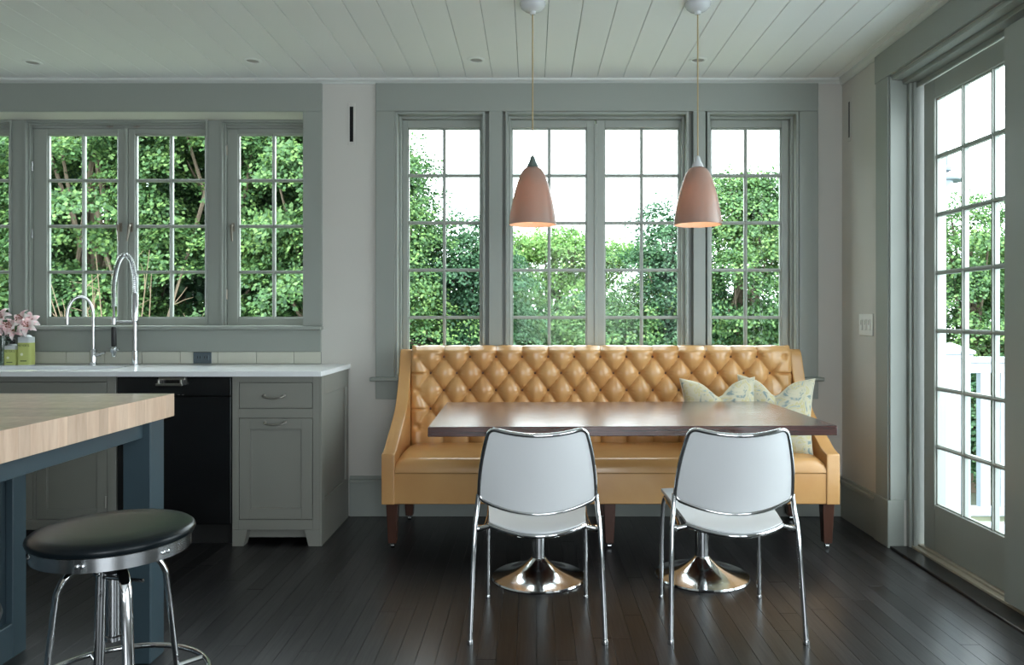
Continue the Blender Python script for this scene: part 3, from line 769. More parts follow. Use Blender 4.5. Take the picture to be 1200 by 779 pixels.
for i, (px, py, y) in enumerate(lil):
    x = (px-623)*y/F; z = CZ+(371-py)*y/F; c = Vector((x, y, z))
    up = Vector((random.uniform(-.6, .6)+(px-15)*.02, -random.uniform(.5, 1.0), random.uniform(.1, .8))).normalized()
    r = empty('lily', tuple(c)); a0 = random.random()*6; u = up.orthogonal().normalized(); v = up.cross(u)
    for k in range(6):
        a = a0+k*math.pi/3; m = MB(); petal_mb(m, c, u*math.cos(a)+v*math.sin(a)+up*.35, up, random.uniform(.056, .07), .017); m.build('petal', 'petal', r, 0, True, fixn=False)
    m = MB()
    for k in range(5):
        a = a0+k*1.256; t = c+up*.04+(u*math.cos(a)+v*math.sin(a))*.015; m.tube([tuple(c), tuple(t)], .0012, 4).tube([tuple(t-u*.004), tuple(t+u*.004)], .0022, 5)
    m.build('stamen', 'stamen', r)
    m = MB().tube(spline([tuple(c), tuple(c*.6+Vector((vx, vy, SL1+.2))*.4-Vector((0, 0, .02))), (vx+random.uniform(-.025, .025), vy+random.uniform(-.02, .02), SL1+.18), (vx+random.uniform(-.02, .02), vy, SL1+.03)], 5), .003, 6)
    m.build('stem', 'stem', r, 0, True)
    for q in range(3):
        m = MB(); b_ = c.lerp(Vector((vx, vy, SL1+.2)), .25+.25*q); petal_mb(m, b_, Vector((random.uniform(-1, 1), random.uniform(-1, .3), random.uniform(-.3, .8))), Vector((0, -.3, 1)).normalized(), .075, .012)
        m.build('leaf', 'stem', r, 0, True, fixn=False)
    tag(r, LILY[i], 'flower', 'lilies in the vase')

# ================================================================== ISLAND
IX = -1.285; IY = 2.70
isl = empty('kitchen_island', (-2.0, 1.9, 0))
bt = empty('butcher_block_top', (0, 0, 0)); bt.parent = isl; bt.location = (-.2, 0, .834)
YB = IY; y = YB; seq = []; random.seed(12)
while y > .55:
    w_ = random.choice((.045, .045, .05, .06)); seq.append((y-w_, y)); y -= w_
for a, b in seq:
    zt = .914
    MB().box(-2.95, IX, a+.0002, b-.0002, .834, zt).build('block_strip', 'butcher', bt, 0)
lx0, lx1 = -1.40, -1.305
box('leg', 'blue', lx0, lx1, 2.571, 2.667, 0, .8335, isl, .003)
box('leg', 'blue', lx0, lx1, .62, .716, 0, .8335, isl, .003)
box('side_apron', 'blue', -1.355, -1.33, .716, 2.571, .775, .8335, isl, .002)
box('end_apron', 'blue', -1.81, lx0, 2.62, 2.645, .775, .8335, isl, .002)
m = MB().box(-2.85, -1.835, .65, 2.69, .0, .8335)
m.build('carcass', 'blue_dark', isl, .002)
m = MB(); yy = [.65, 1.33, 2.01, 2.69]
for k in range(3):
    a, b = yy[k], yy[k+1]
    m.box(-1.835, -1.81, a, a+.045, 0, .8335).box(-1.835, -1.81, b-.07, b, 0, .8335).box(-1.835, -1.81, a+.045, b-.07, .76, .8335).box(-1.835, -1.81, a+.045, b-.07, 0, .12)
m.build('frame_panel', 'blue', isl, .002)
tag(isl, 'slate blue kitchen island with a thick butcher block top at the left edge', 'kitchen island')

# ================================================================== STOOLS
def make_stool(X, Y):
    r = empty('bar_stool', (X, Y, 0))
    zs = .738; K = .862
    MB().lathe([(a_*K, b_) for a_, b_ in ((.001, zs+.002), (.1, zs+.002), (.16, zs+.001), (.180, zs-.003), (.187, zs-.008), (.189, zs-.014), (.186, zs-.021), (.178, zs-.025), (.05, zs-.025))], (X, Y), 72, cap=False).build('seat', 'vinyl', r, 0, True)
    rim = MB().lathe([(.1515, zs-.025), (.154, zs-.025), (.154, zs-.052), (.1515, zs-.052), (.1515, zs-.025)], (X, Y), 72, cap=False).build('rim_band', 'chrome_soft', r, 0, True)
    for k in range(12):
        a = R(60*(k//2)-25+(4 if k % 2 else 0)); c = Vector((X+.155*math.cos(a), Y+.155*math.sin(a), zs-.038)); d = Vector((math.cos(a), math.sin(a), 0))
        MB().tube([tuple(c-d*.001), tuple(c+d*.002), tuple(c+d*.003)], [.0042, .0042, .002], 8).build('rivet', 'chrome', rim, 0, True)
    MB().lathe([(.15, zs-.027), (.148, zs-.040), (.05, zs-.042), (.045, zs-.05)], (X, Y), 36).build('seat_plate', 'black_plastic', r, 0, True)
    MB().lathe([(.009, zs-.055), (.009, zs-.105), (.0145, zs-.106), (.0145, zs-.235), (.0165, zs-.236), (.0165, zs-.246), (.008, zs-.249)], (X, Y), 24).build('screw_post', 'chrome_soft', r, 0, True)
    th = MB()
    for k in range(18): th.lathe([(.012, zs-.316-k*.0), (.012, zs-.317)], (X, Y), 3, False) if False else None
    MB().tube([(X-.01, Y-.02, zs-.105), (X+.06, Y-.035, zs-.105), (X+.085, Y-.04, zs-.105)], .004, 8).tube(spline([(X-.02, Y-.022, zs-.1), (X-.035, Y-.01, zs-.1), (X-.03, Y+.015, zs-.1)], 4), .004, 8).build('lever', 'chrome', r, 0, True)
    MB().tube([(X, Y-.012, zs-.24), (X+.03, Y-.02, zs-.228)], .002, 6).build('release_pin', 'chrome', r)
    MB().lathe([(.035, zs-.058), (.035, zs-.07), (.026, zs-.09), (.018, zs-.1)], (X, Y), 24).build('hub', 'black_plastic', r, 0, True)
    for k in range(4):
        a = R(42+90*k); d = Vector((math.cos(a), math.sin(a), 0)); side = Vector((-math.sin(a), math.cos(a), 0)); c = Vector((X, Y, 0))
        P = [c+d*.02+Vector((0, 0, .652)), c+d*.055+Vector((0, 0, .660)), c+d*.082+Vector((0, 0, .652)), c+d*.102+Vector((0, 0, .625)), c+d*.110+Vector((0, 0, .58)), c+d*.130+Vector((0, 0, .39)), c+d*.170+Vector((0, 0, .004))]
        lg = MB().tube(spline([tuple(p) for p in P], 6), .0115, 14, flat=tuple(side)).build('leg', 'chrome', r, 0, True)
        e = c+d*.1705; MB().lathe([(.019, .0005), (.019, .012), (.014, .02)], (e.x, e.y), 12).build('rubber_foot', 'black_plastic', lg, 0, True)
        MB().tube([tuple(c+d*.135+Vector((0, 0, .395))), tuple(c+d*.187+Vector((0, 0, .397)))], .006, 8).build('ring_bracket', 'chrome', lg, 0, True)
    ring = [(X+.19*math.cos(2*math.pi*i/48), Y+.19*math.sin(2*math.pi*i/48), .397) for i in range(48)]
    MB().tube(ring, .0065, 10, closed=True).build('foot_ring', 'chrome', r, 0, True)
    return r
st = make_stool(-.905, 1.625)
tag(st, 'round black swivel stool with chrome legs and foot ring, in full view by the island', 'stool', 'stools at the island')
s2 = copy_tree(st); s2.location = (-.97, 1.095, 0); s2.rotation_euler = (0, 0, .4)
tag(s2, 'nearest black island stool, only a sliver showing at the left picture edge', 'stool', 'stools at the island')

# ================================================================== TABLE
tb = empty('dining_table', (.405, 3.49, 0)); tb_rot = R(1.4)
top = box('tabletop', 'table', .405-.835, .405+.835, 3.49-.44, 3.49+.44, .705, .745, tb, .002)
for X in (.405-.375, .405+.375):
    Y = 3.435
    b_ = MB()
    prof = [(.212, .0008), (.214, .006), (.21, .012), (.18, .017), (.14, .027), (.105, .04), (.075, .057), (.052, .075), (.038, .088), (.0325, .096)]
    ob = MB().lathe(prof, (X, Y), 72).build('trumpet_base', 'chrome_base', tb, 0, True)
    MB().lathe([(.031, .09), (.031, .66), (.05, .665), (.05, .67)], (X, Y), 32).build('column', 'chrome_soft', tb, 0, True)
    MB().box(X-.3, X+.3, Y-.02, Y+.02, .688, .704).box(X-.02, X+.02, Y-.3, Y+.35, .672, .704).build('support_bracket', 'black_plastic', tb, .002)
tb.rotation_euler = (0, 0, tb_rot)
tag(tb, 'dark walnut dining table on two chrome trumpet pedestals in front of the tan banquette', 'table')

# ================================================================== CHAIRS
def make_chair(cx, cy):
    r = empty('dining_chair', (cx, cy, 0))
    def W(x, y, z): return (cx+x, cy+y, z)
    def back(u, v):     # u -1..1 , v 0..1
        hw = .217+(.174-.217)*v+.010*math.sin(math.pi*v)
        y = -.15-.075*v-.052*(1-u*u)*(1-.25*v)+.0*v
        z0 = .514-.047*(1-u*u); z1 = .786-.022*(1-u*u)
        return (u*hw, y, z0+(z1-z0)*v)
    # perimeter with rounded corners in (u, v)
    per = []
    def arcuv(cu, cv, ru, rv, a0):
        for i in range(6):
            a = R(a0+90*i/5); per.append((cu+ru*math.cos(a), cv+rv*math.sin(a)))
    arcuv(.86, .9, .14, .10, 0)
    for i in range(1, 12): per.append((.86-1.72*i/12, 1))
    arcuv(-.86, .9, .14, .10, 90)
    for i in range(1, 8): per.append((-1, .9-.83*i/8))
    arcuv(-.9, .07, .1, .07, 180)
    for i in range(1, 12): per.append((-.9+1.8*i/12, 0))
    arcuv(.9, .07, .1, .07, 270)
    for i in range(1, 8): per.append((1, .07+.83*i/8))
    pts = [W(*back(u, v)) for u, v in per]
    MB().tube(pts, .0085, 10, closed=True).build('back_frame', 'chrome', r, 0, True)
    # shell: concentric rings from the perimeter to the centre line
    m = MB(); n = len(per)
    for side in (0, 1):
        k = len(m.v); rings = 7
        for q in range(rings):
            s_ = 1-q/(rings-1)*.999
            for u, v in per:
                uu = u*s_; vv = .5+(v-.5)*s_; x, y, z = back(uu, vv)
                m.v.append(W(x, y+(.005 if side else -.004), z))
        for q in range(rings-1):
            for i in range(n):
                a = k+q*n+i; b = k+q*n+(i+1) % n; f = (a, b, b+n, a+n); m.f.append(f if side else tuple(reversed(f)))
    for i in range(n):
        a = i; b = (i+1) % n; o_ = rings*n; m.f.append((a, b, o_+b, o_+a))
    m.build('backrest', 'chair_white', r, 0, True)
    # seat
    def seat(u, v):     # v 0 rear .. 1 front
        hw = .178+.029*v
        y = -.165-.085*(1-u*u)*(1-v)**2+(.385)*v+.02*(1-u*u)*v**2
        z = .425-.017*(1-u*u)*(1-v)**2+.034*v**.8-.012*(1-u*u)*math.sin(math.pi*v)
        return (u*hw, y, z)
    m = MB()
    for dz, rev in ((.006, 0), (-.006, 1)):
        k = len(m.v); N = 20
        for i in range(N+1):
            for j in range(N+1):
                x, y, z = seat(-1+2*i/N, j/N); m.v.append(W(x, y, z+dz))
        for i in range(N):
            for j in range(N):
                a = k+i*(N+1)+j; f = (a, a+N+1, a+N+2, a+1); m.f.append(tuple(reversed(f)) if rev else f)
    N = 20; o_ = (N+1)**2; bd = [i*(N+1) for i in range(N+1)]+[N*(N+1)+j for j in range(1, N+1)]+[i*(N+1)+N for i in range(N-1, -1, -1)]+[j for j in range(N-1, 0, -1)]
    for a, b in zip(bd, bd[1:]+bd[:1]): m.f.append((a, b, o_+b, o_+a))
    m.build('seat', 'chair_white', r, 0, True)
    rim = [W(*(lambda p: (p[0], p[1]-.004, p[2]-.006))(seat(-1+2*i/24, 0))) for i in range(25)]
    MB().tube(rim, .0085, 10).build('seat_rim', 'chrome', r, 0, True)
    for s_ in (-1, 1):
        P = [(s_*.245, -.223, .012), (s_*.238, -.195, .25), (s_*.231, -.172, .41), (s_*.225, -.157, .47), (s_*.219, -.151, .53)]
        lg = MB().tube([W(*p) for p in spline(P, 5)], .0095, 12).build('leg', 'chrome', r, 0, True)
        MB().lathe([(.012, .0005), (.0125, .012), (.0105, .018)], (cx+s_*.245, cy-.2235), 12).build('foot_cap', 'chrome_soft', lg, 0, True)
        P = [(s_*.207, .228, .012), (s_*.205, .222, .25), (s_*.2, .208, .41), (s_*.19, .195, .435)]
        lg = MB().tube([W(*p) for p in spline(P, 5)], .0085, 12).build('leg', 'chrome', r, 0, True)
        MB().lathe([(.011, .0005), (.0115, .010), (.0095, .015)], (cx+s_*.207, cy+.228), 12).build('foot_cap', 'chrome_soft', lg, 0, True)
        P = [(s_*.229, -.168, .405), (s_*.21, -.16, .4), (s_*.196, -.13, .405), (s_*.19, .0, .415), (s_*.195, .19, .432)]
        MB().tube([W(*p) for p in spline(P, 5)], .007, 10).build('side_rail', 'chrome', r, 0, True)
        MB().tube([W(s_*.236, -.17, .405), W(s_*.208, -.158, .405)], .013, 10).tube([W(s_*.212, -.165, .406), W(s_*.165, -.172, .418)], [.011, .008], 10).build('joint', 'chrome', r, 0, True)
    return r
c1 = make_chair(.0217, 2.95)
tag(c1, 'left of the two white-backed chrome chairs in front of the table', 'chair', 'chairs at the table')
c2 = copy_tree(c1); c2.location = (.753, 2.95, 0); c2.rotation_euler = (0, 0, R(-.5))
tag(c2, 'right of the two white-backed chrome chairs, in front of the cushions', 'chair', 'chairs at the table')

# ================================================================== BANQUETTE
sf = empty('banquette_sofa', (.4, 4.1, 0))
SX0, SX1 = -.765, 1.57; AY0 = 3.82; AY1 = 4.455; AT = .068
prof = [(AY0, .233), (AY0, .482), (AY0+.004, .49), (AY0+.07, .507), (AY0+.14, .545), (AY0+.25, .60), (AY0+.36, .665), (AY0+.44, .75), (AY0+.50, .86), (AY0+.535, .95), (AY0+.56, .99), (AY0+.59, 1.0), (AY1, .99), (AY1, .233)]
pp = [prof[0], prof[1]]+[(p.x, p.y) for p in spline([(a, b, 0) for a, b in prof[2:13]], 4)]+[prof[13]]
for a, b in ((SX0, SX0+AT), (SX1-AT, SX1)):
    MB().prism(pp, 'x', a, b).build('arm', 'leather', sf, .020, True, 4)
# front rail / box
MB().box(SX0+AT-.004, SX1-AT+.004, AY0+.006, AY1-.02, .234, .392).build('seat_base', 'leather', sf, .01, True, 3)
# seat cushion: domed
xs0, xs1 = SX0+AT+.001, SX1-AT-.001
def seatf(u, v):
    x = xs0+(xs1-xs0)*u
    e = min(u, 1-u)*(xs1-xs0); ed = min(1, e/.07); ed = math.sqrt(max(0, 1-(1-ed)**2))
    t = v
    if t < .35:
        a = t/.35*math.pi/2; y = AY0+.055-.052*math.cos(a); z = .395+.07*math.sin(a)*(.65+.35*ed)
    else:
        q = (t-.35)/.65; y = AY0+.055+q*.40; z = .395+(.07+.02*math.sin(math.pi*min(1, q*1.1)*.85))*(.65+.35*ed)
    return (x, y, z)
m = MB().grid(seatf, 90, 30)
m.build('seat_cushion', 'leather', sf, 0, True, fixn=True)
# tufted back
BX0, BX1 = SX0+AT+.002, SX1-AT-.002
PX = .1512; xr1 = (519.0-623)/204.6; xr2 = (502.6-623)/204.6
rows_z = [.958, .864, .765, .658, .560]
xr = [xr1, xr2, (516.4-623)/205, (501.5-623)/205, (516.2-623)/205]
def xrow(i): return xr1 if i % 2 == 0 else xr1-PX/2
ztop = 1.02; zbot = .44
def bulge(x, z):
    u = (x-xr1)/PX
    # row coordinate r: 0 at row 0, 1 at row 1 ...
    if z >= rows_z[0]: rr_ = -(z-rows_z[0])/.1
    elif z <= rows_z[-1]: rr_ = 4+(rows_z[-1]-z)/.1
    else:
        for i in range(4):
            if rows_z[i+1] <= z <= rows_z[i]: rr_ = i+(rows_z[i]-z)/(rows_z[i]-rows_z[i+1]); break
    p = u+rr_/2; q = u-rr_/2
    dia = abs(math.sin(math.pi*p)*math.sin(math.pi*q))**.4
    ver = abs(math.sin(math.pi*u))**.45
    if rr_ < 0: t = min(1, -rr_/.25); val = dia*(1-t)+ver*t; val = min(val, ver) if t > .5 else val
    elif rr_ > 4: t = min(1, (rr_-4)/.3); val = dia*(1-t)+ver*t
    else: val = dia
    # dimple at buttons
    best = 9
    for i in range(5):
        du = u+(0 if i % 2 == 0 else .5); du -= round(du); dd = math.hypot(du*PX, z-rows_z[i])
        if dd < best: best = dd; ang = math.atan2(z-rows_z[i], du*PX)
    ang = 0 if best > 8 else ang
    dim = math.exp(-(best/.018)**2); wr = math.cos(11*ang+x*40)*math.exp(-((best-.026)/.016)**2) if best < .08 else 0
    # radiating puckers round each button
    mL = min(1, max(0, (x-(xr2-.075))/.075)); mR = min(1, max(0, (xr2+13*PX+.075-x)/.075)); mm = mL*mR; mm = mm*mm*(3-2*mm)
    flat = .95-.5*max(math.exp(-((z-rows_z[1])/.006)**2), math.exp(-((z-rows_z[3])/.006)**2))
    val = val*mm+flat*(1-mm)
    return .040*val-.020*dim+.0016*wr*mm
def depth(x, z):
    e = min(x-BX0, BX1-x)
    ef = min(1, e/.03)
    b_ = bulge(x, z)*(.55+.45*ef)
    # no tufting in the outer margin
    mrg = .5*PX
    return b_
NXg, NZg = 430, 110
m = MB(); yb = 4.335
for i in range(NXg+1):
    x = BX0+(BX1-BX0)*i/NXg
    for j in range(NZg+1):
        z = zbot+(ztop-.018-zbot)*j/NZg
        lean = (z-.45)*.02
        edge = max(0, (z-(ztop-.045))/.027); rnd = .020*(1-math.sqrt(max(0, 1-min(1, edge)**2)))
        es = min(x-BX0, BX1-x); er = max(0, 1-es/.02); rnd += .012*(1-math.sqrt(max(0, 1-er*er)))
        m.v.append((x, yb+lean-depth(x, z)+rnd, z))
for i in range(NXg):
    for j in range(NZg):
        a = i*(NZg+1)+j; m.f.append((a, a+NZg+1, a+NZg+2, a+1))
# top roll
k = len(m.v)
for i in range(NXg+1):
    x = BX0+(BX1-BX0)*i/NXg
    base_v = Vector(m.v[i*(NZg+1)+NZg]); sc = .006*(abs(math.sin(math.pi*(x-xr1)/PX))**.4)
    for t in range(1, 9):
        a = t/8
        m.v.append((x, base_v.y+(4.45-base_v.y)*a, base_v.z+(.016+sc)*math.sin(math.pi*min(.5, a*1.6)) if a < .6 else base_v.z+(.016+sc)*(1-((a-.6)/.4)**3*.8)))
for i in range(NXg):
    A = lambda i_, t: i_*(NZg+1)+NZg if t == 0 else k+i_*8+t-1
    for t in range(8): m.f.append((A(i, t), A(i+1, t), A(i+1, t+1), A(i, t+1)))
bk = m.build('tufted_back', 'leather', sf, 0, True, fixn=False)
bk.data.set_sharp_from_angle(angle=R(80))
# inner core of the back
MB().box(BX0, BX1, 4.36, 4.45, .25, .99).build('back_core', 'leather', sf, .005)
for i, z in enumerate(rows_z):
    n = -3
    x = xrow(i)
    if i % 2: x = xr2
    while x < BX1-.11:
        yv = yb+(z-.45)*.02+.013
        MB().tube([(x, yv+.012, z), (x, yv+.0005, z), (x, yv-.0035, z)], [.0115, .012, .006], 12).build('button', 'leather_button', sf, 0, True)
        x += PX
# piping along the arm and seam
for (x, y) in ((SX0+.05, AY0+.05), (.40, AY0+.05), (SX1-.05, AY0+.05), (SX0+.05, AY1-.05), (SX1-.05, AY1-.05), (.40, AY1-.05)):
    k = len(sf.children)
    lg = MB(); a, b = .03, .021
    lg.v += [(x-b, y-b, .028), (x+b, y-b, .028), (x+b, y+b, .028), (x-b, y+b, .028), (x-a, y-a, .236), (x+a, y-a, .236), (x+a, y+a, .236), (x-a, y+a, .236)]
    lg.f += [(0, 3, 2, 1), (4, 5, 6, 7), (0, 1, 5, 4), (1, 2, 6, 5), (2, 3, 7, 6), (3, 0, 4, 7)]
    L_ = lg.build('leg', 'leg_wood', sf, .002)
    MB().tube([(x-.009, y, .0125), (x+.009, y, .0125)], .012, 14).lathe([(.007, .02), (.007, .03)], (x, y), 10).build('caster', 'chrome_soft', L_, 0, True)
tag(sf, 'tan leather banquette sofa with a deep button-tufted back below the windows', 'sofa')

# ================================================================== CUSHIONS
def cushion(cx, y, zc, w_, h, lean, rotz, chop, label, tilt=0, th=.075):
    r = empty('throw_pillow', (cx, y, zc))
    m = MB(); N = 28
    def f(u, v, side):
        # outline: square with pointed ears and a karate chop on top
        x = u*(w_/2)*(1-.07*(1-u*u)*0-.09*(1-abs(v)**2)*abs(u)**3*0)
        pin = 1-.10*(1-v*v)*u*u
        xx = u*w_/2*pin
        piv = 1-.10*(1-u*u)*v*v
        zz = v*h/2*piv
        if v > 0: zz -= chop*math.exp(-(u/.30)**2)*v**1.5+.25*chop*(1-abs(u))*v
        p = ((1-u*u)*(1-v*v))
        d = th*(p**.45)*(1-.55*math.exp(-(u/.12)**2)*max(0, v)**1.5)*side
        return (xx, -d, zz)
    for side in (1, -1):
        k = len(m.v)
        for i in range(N+1):
            for j in range(N+1):
                u = math.sin((-1+2*i/N)*math.pi/2); v = math.sin((-1+2*j/N)*math.pi/2)
                m.v.append(f(u, v, side))
        for i in range(N):
            for j in range(N):
                a = k+i*(N+1)+j; q = (a, a+N+1, a+N+2, a+1); m.f.append(q if side > 0 else tuple(reversed(q)))
    v2 = [(a+cx, b+y, c+zc) for a, b, c in m.v]; m.v = v2
    o = m.build('cover', 'pillow', r, 0, True, fixn=False)
    bmx = bmesh.new(); bmx.from_mesh(o.data); bmesh.ops.remove_doubles(bmx, verts=bmx.verts, dist=.0004); bmesh.ops.recalc_face_normals(bmx, faces=bmx.faces); bmx.to_mesh(o.data); bmx.free()
    per = [(i/20*2-1, -1) for i in range(20)]+[(1, i/20*2-1) for i in range(20)]+[(1-i/20*2, 1) for i in range(20)]+[(-1, 1-i/20*2) for i in range(20)]
    pts = [(lambda q: (q[0]+cx, q[1]+y, q[2]+zc))(f(u, v, 1)) for u, v in per]
    MB().tube(pts, .0035, 6, closed=True).build('piping', 'piping', r, 0, True)
    r.rotation_euler = (lean, tilt, rotz); tag(r, label, 'cushion', 'cushions on the banquette')
cushion(1.01, 4.02, .665, .41, .40, R(-14), R(2), .07, 'paisley linen cushion on the banquette, the left of the pair', R(-1))
cushion(1.305, 4.035, .66, .40, .42, R(-13), R(-17), .07, 'paisley linen cushion against the right arm of the banquette', R(2))

# ================================================================== OUTSIDE
gr = box('ground', 'grass', -30, 35, WY+T+.1, 45, -1.75, -1.55); gr['kind'] = 'structure'
LP = np.array([(0, 0), (.22, .30), (.5, .34), (.42, .55), (.62, .72), (.25, .72), (0, 1.05), (-.25, .72), (-.62, .72), (-.42, .55), (-.5, .34), (-.22, .30)])
LS = np.array([(0, 0), (.40, .46), (0, 1.0), (-.40, .46)])
def leaves(name, mat, blobs, count, size, parent, shape=LS, seed=1, per=9, shell=.55):
    g = np.random.default_rng(seed)
    bl = np.array(blobs, float)                                    # cx cy cz rx ry rz
    vol = bl[:, 3]*bl[:, 4]+bl[:, 3]*bl[:, 5]+bl[:, 4]*bl[:, 5]; p = vol/vol.sum()
    ns = count//per
    bi = g.choice(len(bl), ns, p=p)
    # boughs: domed leaf pads set around the crown
    npad = 64; cd = g.normal(size=(npad*len(bl), 3)); cd /= np.linalg.norm(cd, axis=1)[:, None]
    amp = 1-(1-shell)*g.random(len(cd))**1.5; prad = g.uniform(.26, .50, len(cd))
    ci = g.integers(0, npad, ns)+bi*npad
    cc = bl[bi, :3]+cd[ci]*bl[bi, 3:]*amp[ci][:, None]
    rr = prad[ci]*np.sqrt(g.random(ns)); th = g.random(ns)*2*math.pi
    off = np.stack([rr*np.cos(th), rr*np.sin(th), -rr*rr*.75+g.normal(size=ns)*.045], 1)
    off += cd[ci]*np.array([1, 1, 0])*(rr*.3)[:, None]; off[:, 2] -= .25*(off*cd[ci])[:, :2].sum(1)
    ctr = cc+off
    nrm = np.stack([off[:, 0]*1.1, off[:, 1]*1.1, np.full(ns, .55)], 1)+cd[ci]*.35+g.normal(size=(ns, 3))*.2; nrm /= np.linalg.norm(nrm, axis=1)[:, None]
    # expand sprigs to leaves
    c = np.repeat(ctr, per, 0); nm = np.repeat(nrm, per, 0)+g.normal(size=(ns*per, 3))*.32; nm /= np.linalg.norm(nm, axis=1)[:, None]
    n = len(c)
    a = g.normal(size=(n, 3)); a -= nm*(a*nm).sum(1)[:, None]; a /= np.linalg.norm(a, axis=1)[:, None]
    b = np.cross(nm, a)
    c = c+a*(g.random(n)*size*2.1)[:, None]+nm*(g.normal(size=n)*size*.25)[:, None]
    c[:, 2] -= size*.4*g.random(n)
    s = size*g.uniform(.65, 1.25, n)
    K = len(shape)
    V = c[:, None, :]+(shape[None, :, 0, None]*b[:, None, :]+shape[None, :, 1, None]*a[:, None, :])*s[:, None, None]
    V[:, 1:, :] += nm[:, None, :]*(-.18*np.abs(shape[None, 1:, 0, None]))*s[:, None, None]
    V = V.reshape(-1, 3)-np.array(wloc(parent))
    me = bpy.data.meshes.new(name)
    me.vertices.add(n*K); me.vertices.foreach_set('co', V.astype(np.float32).ravel())
    me.loops.add(n*K); me.loops.foreach_set('vertex_index', np.arange(n*K, dtype=np.int32))
    me.polygons.add(n); me.polygons.foreach_set('loop_start', np.arange(0, n*K, K, dtype=np.int32))
    me.update(calc_edges=True); me.materials.append(M[mat])
    o = bpy.data.objects.new(name, me); C.objects.link(o); o.parent = parent; o['kind'] = 'stuff'
    return o
GZ = -1.55
DENS, LSZ = 3.2, .60
def tree(kind, x, y, blobs, count, mat, label, seed, size=.1, trunk_top=None, shell=.55, per=9, shape=LS, group='trees outside the windows'):
    r = empty(kind, (x, y, GZ))
    tt = trunk_top if trunk_top is not None else max(b[2] for b in blobs)
    g = random.Random(seed)
    MB().tube(spline([(x, y, GZ-.05), (x+.05, y, GZ+(tt-GZ)*.4), (x-.04, y+.05, GZ+(tt-GZ)*.7), (x, y, tt)], 5), [(.13*(1-.75*i/15)) for i in range(16)], 9).build('trunk', 'bark', r, 0, True)
    m = MB()
    for b in blobs:
        for q in range(5):
            e = (b[0]+g.uniform(-.7, .7)*b[3], b[1]+g.uniform(-.7, .7)*b[4], b[2]+g.uniform(-.3, .8)*b[5])
            s0 = (x, y, GZ+(tt-GZ)*g.uniform(.35, .85))
            mid = ((s0[0]+e[0])/2, (s0[1]+e[1])/2, (s0[2]+e[2])/2-.1)
            P = spline([s0, mid, e], 5); m.tube(P, [.045*(1-.8*i/(len(P)-1)) for i in range(len(P))], 6)
    m.build('branches', 'bark', r, 0, True)
    leaves('foliage', mat, blobs, int(count*DENS), size*LSZ, r, shape, seed, per, shell)
    tag(r, label, 'tree' if 'shrub' not in kind and 'bush' not in kind else 'shrub', group)
    return r
G = 'trees outside the windows'
# left maples filling the kitchen windows
tree('maple_tree', -8.4, 11.5, [(-8.4, 11.3, 2.4, 1.5, 1.3, 1.5), (-8.6, 11.6, 4.6, 1.6, 1.4, 1.4), (-8.3, 11.2, .4, 1.5, 1.2, 1.2)], 26000, 'leaf', 'maple behind the leftmost kitchen window, partly cut by the frame edge', 1, .105)
tree('maple_tree', -6.4, 11.0, [(-6.5, 11.0, 2.9, 1.5, 1.2, 1.3), (-6.2, 11.3, 4.9, 1.6, 1.3, 1.3), (-6.6, 10.9, 1.0, 1.3, 1.1, 1.2), (-6.3, 10.8, -.6, 1.3, 1, 1)], 34000, 'leaf', 'bright green maple seen above the gooseneck faucet through the kitchen window', 2, .105)
tree('maple_tree', -4.6, 11.2, [(-4.7, 11.2, 3.4, 1.3, 1.1, 1.3), (-4.5, 11.4, 5.0, 1.4, 1.2, 1.2), (-4.6, 11.1, 1.6, 1.2, 1.0, 1.2), (-4.8, 11.0, 0, 1.3, 1, 1.1)], 34000, 'leaf', 'maple seen through the second kitchen sash, right of the tall faucet', 3, .105)
tree('maple_tree', -3.1, 11.0, [(-3.2, 11.0, 3.2, 1.1, 1.0, 1.3), (-3.2, 11.2, 4.7, 1.0, 1.1, 1.1), (-3.1, 10.9, 1.3, 1.2, 1.0, 1.2), (-3.1, 10.9, -.2, 1.2, 1.0, 1.1), (-2.55, 11.0, 2.2, .85, .8, 1.2)], 34000, 'leaf', 'maple seen through the right kitchen window next to the pale wall', 4, .105)
for i, (hx, hl) in enumerate(((-9.6, 'tall woodland tree standing behind the leftmost kitchen maple'), (-6.6, 'tall woodland tree standing behind the middle kitchen maples'), (-4.3, 'tall woodland tree standing behind the right kitchen maple'))):
    tree('woodland_tree', hx, 14.2, [(hx, 14.2, 4.6, 1.7, .8, 1.8), (hx, 14.2, 1.8, 1.7, .8, 1.7), (hx-.7, 14, -.4, 1.3, .7, 1.2), (hx+.8, 14, -.2, 1.2, .7, 1.2)], 22000, 'leaf_dark', hl, 40+i, .24)
# nook
tree('broadleaf_tree', -1.95, 10.6, [(-2.0, 10.6, 2.9, .5, .6, 1.0), (-1.85, 10.5, 3.2, .3, .4, .6), (-1.8, 10.6, 1.8, .6, .7, .9), (-1.5, 10.7, .6, .9, .8, 1.0)], 15000, 'leaf', 'tall narrow tree at the left edge of the leftmost nook window', 5, .085)
tree('broadleaf_tree', -1.0, 11.2, [(-1.15, 11.2, 1.9, .7, .7, .95), (-.75, 11.3, 1.5, .7, .7, .8), (-1.0, 11.1, .4, 1.0, .8, 1.0)], 16000, 'leaf_dark', 'dark green rounded tree in the right half of the leftmost nook window', 6, .085)
tree('airy_tree', .35, 15.0, [(-.6, 15, 2.5, .8, .6, .35), (.2, 15.2, 2.75, .9, .7, .35), (1.0, 15, 2.5, .8, .6, .4), (1.9, 15, 2.45, .8, .6, .4), (-.3, 14.9, 1.9, .9, .6, .3), (.8, 15, 1.95, .9, .6, .3)], 9500, 'leaf_light', 'airy pale green tree with sky showing through it, behind the left pendant', 7, .10, 2.2, .2)
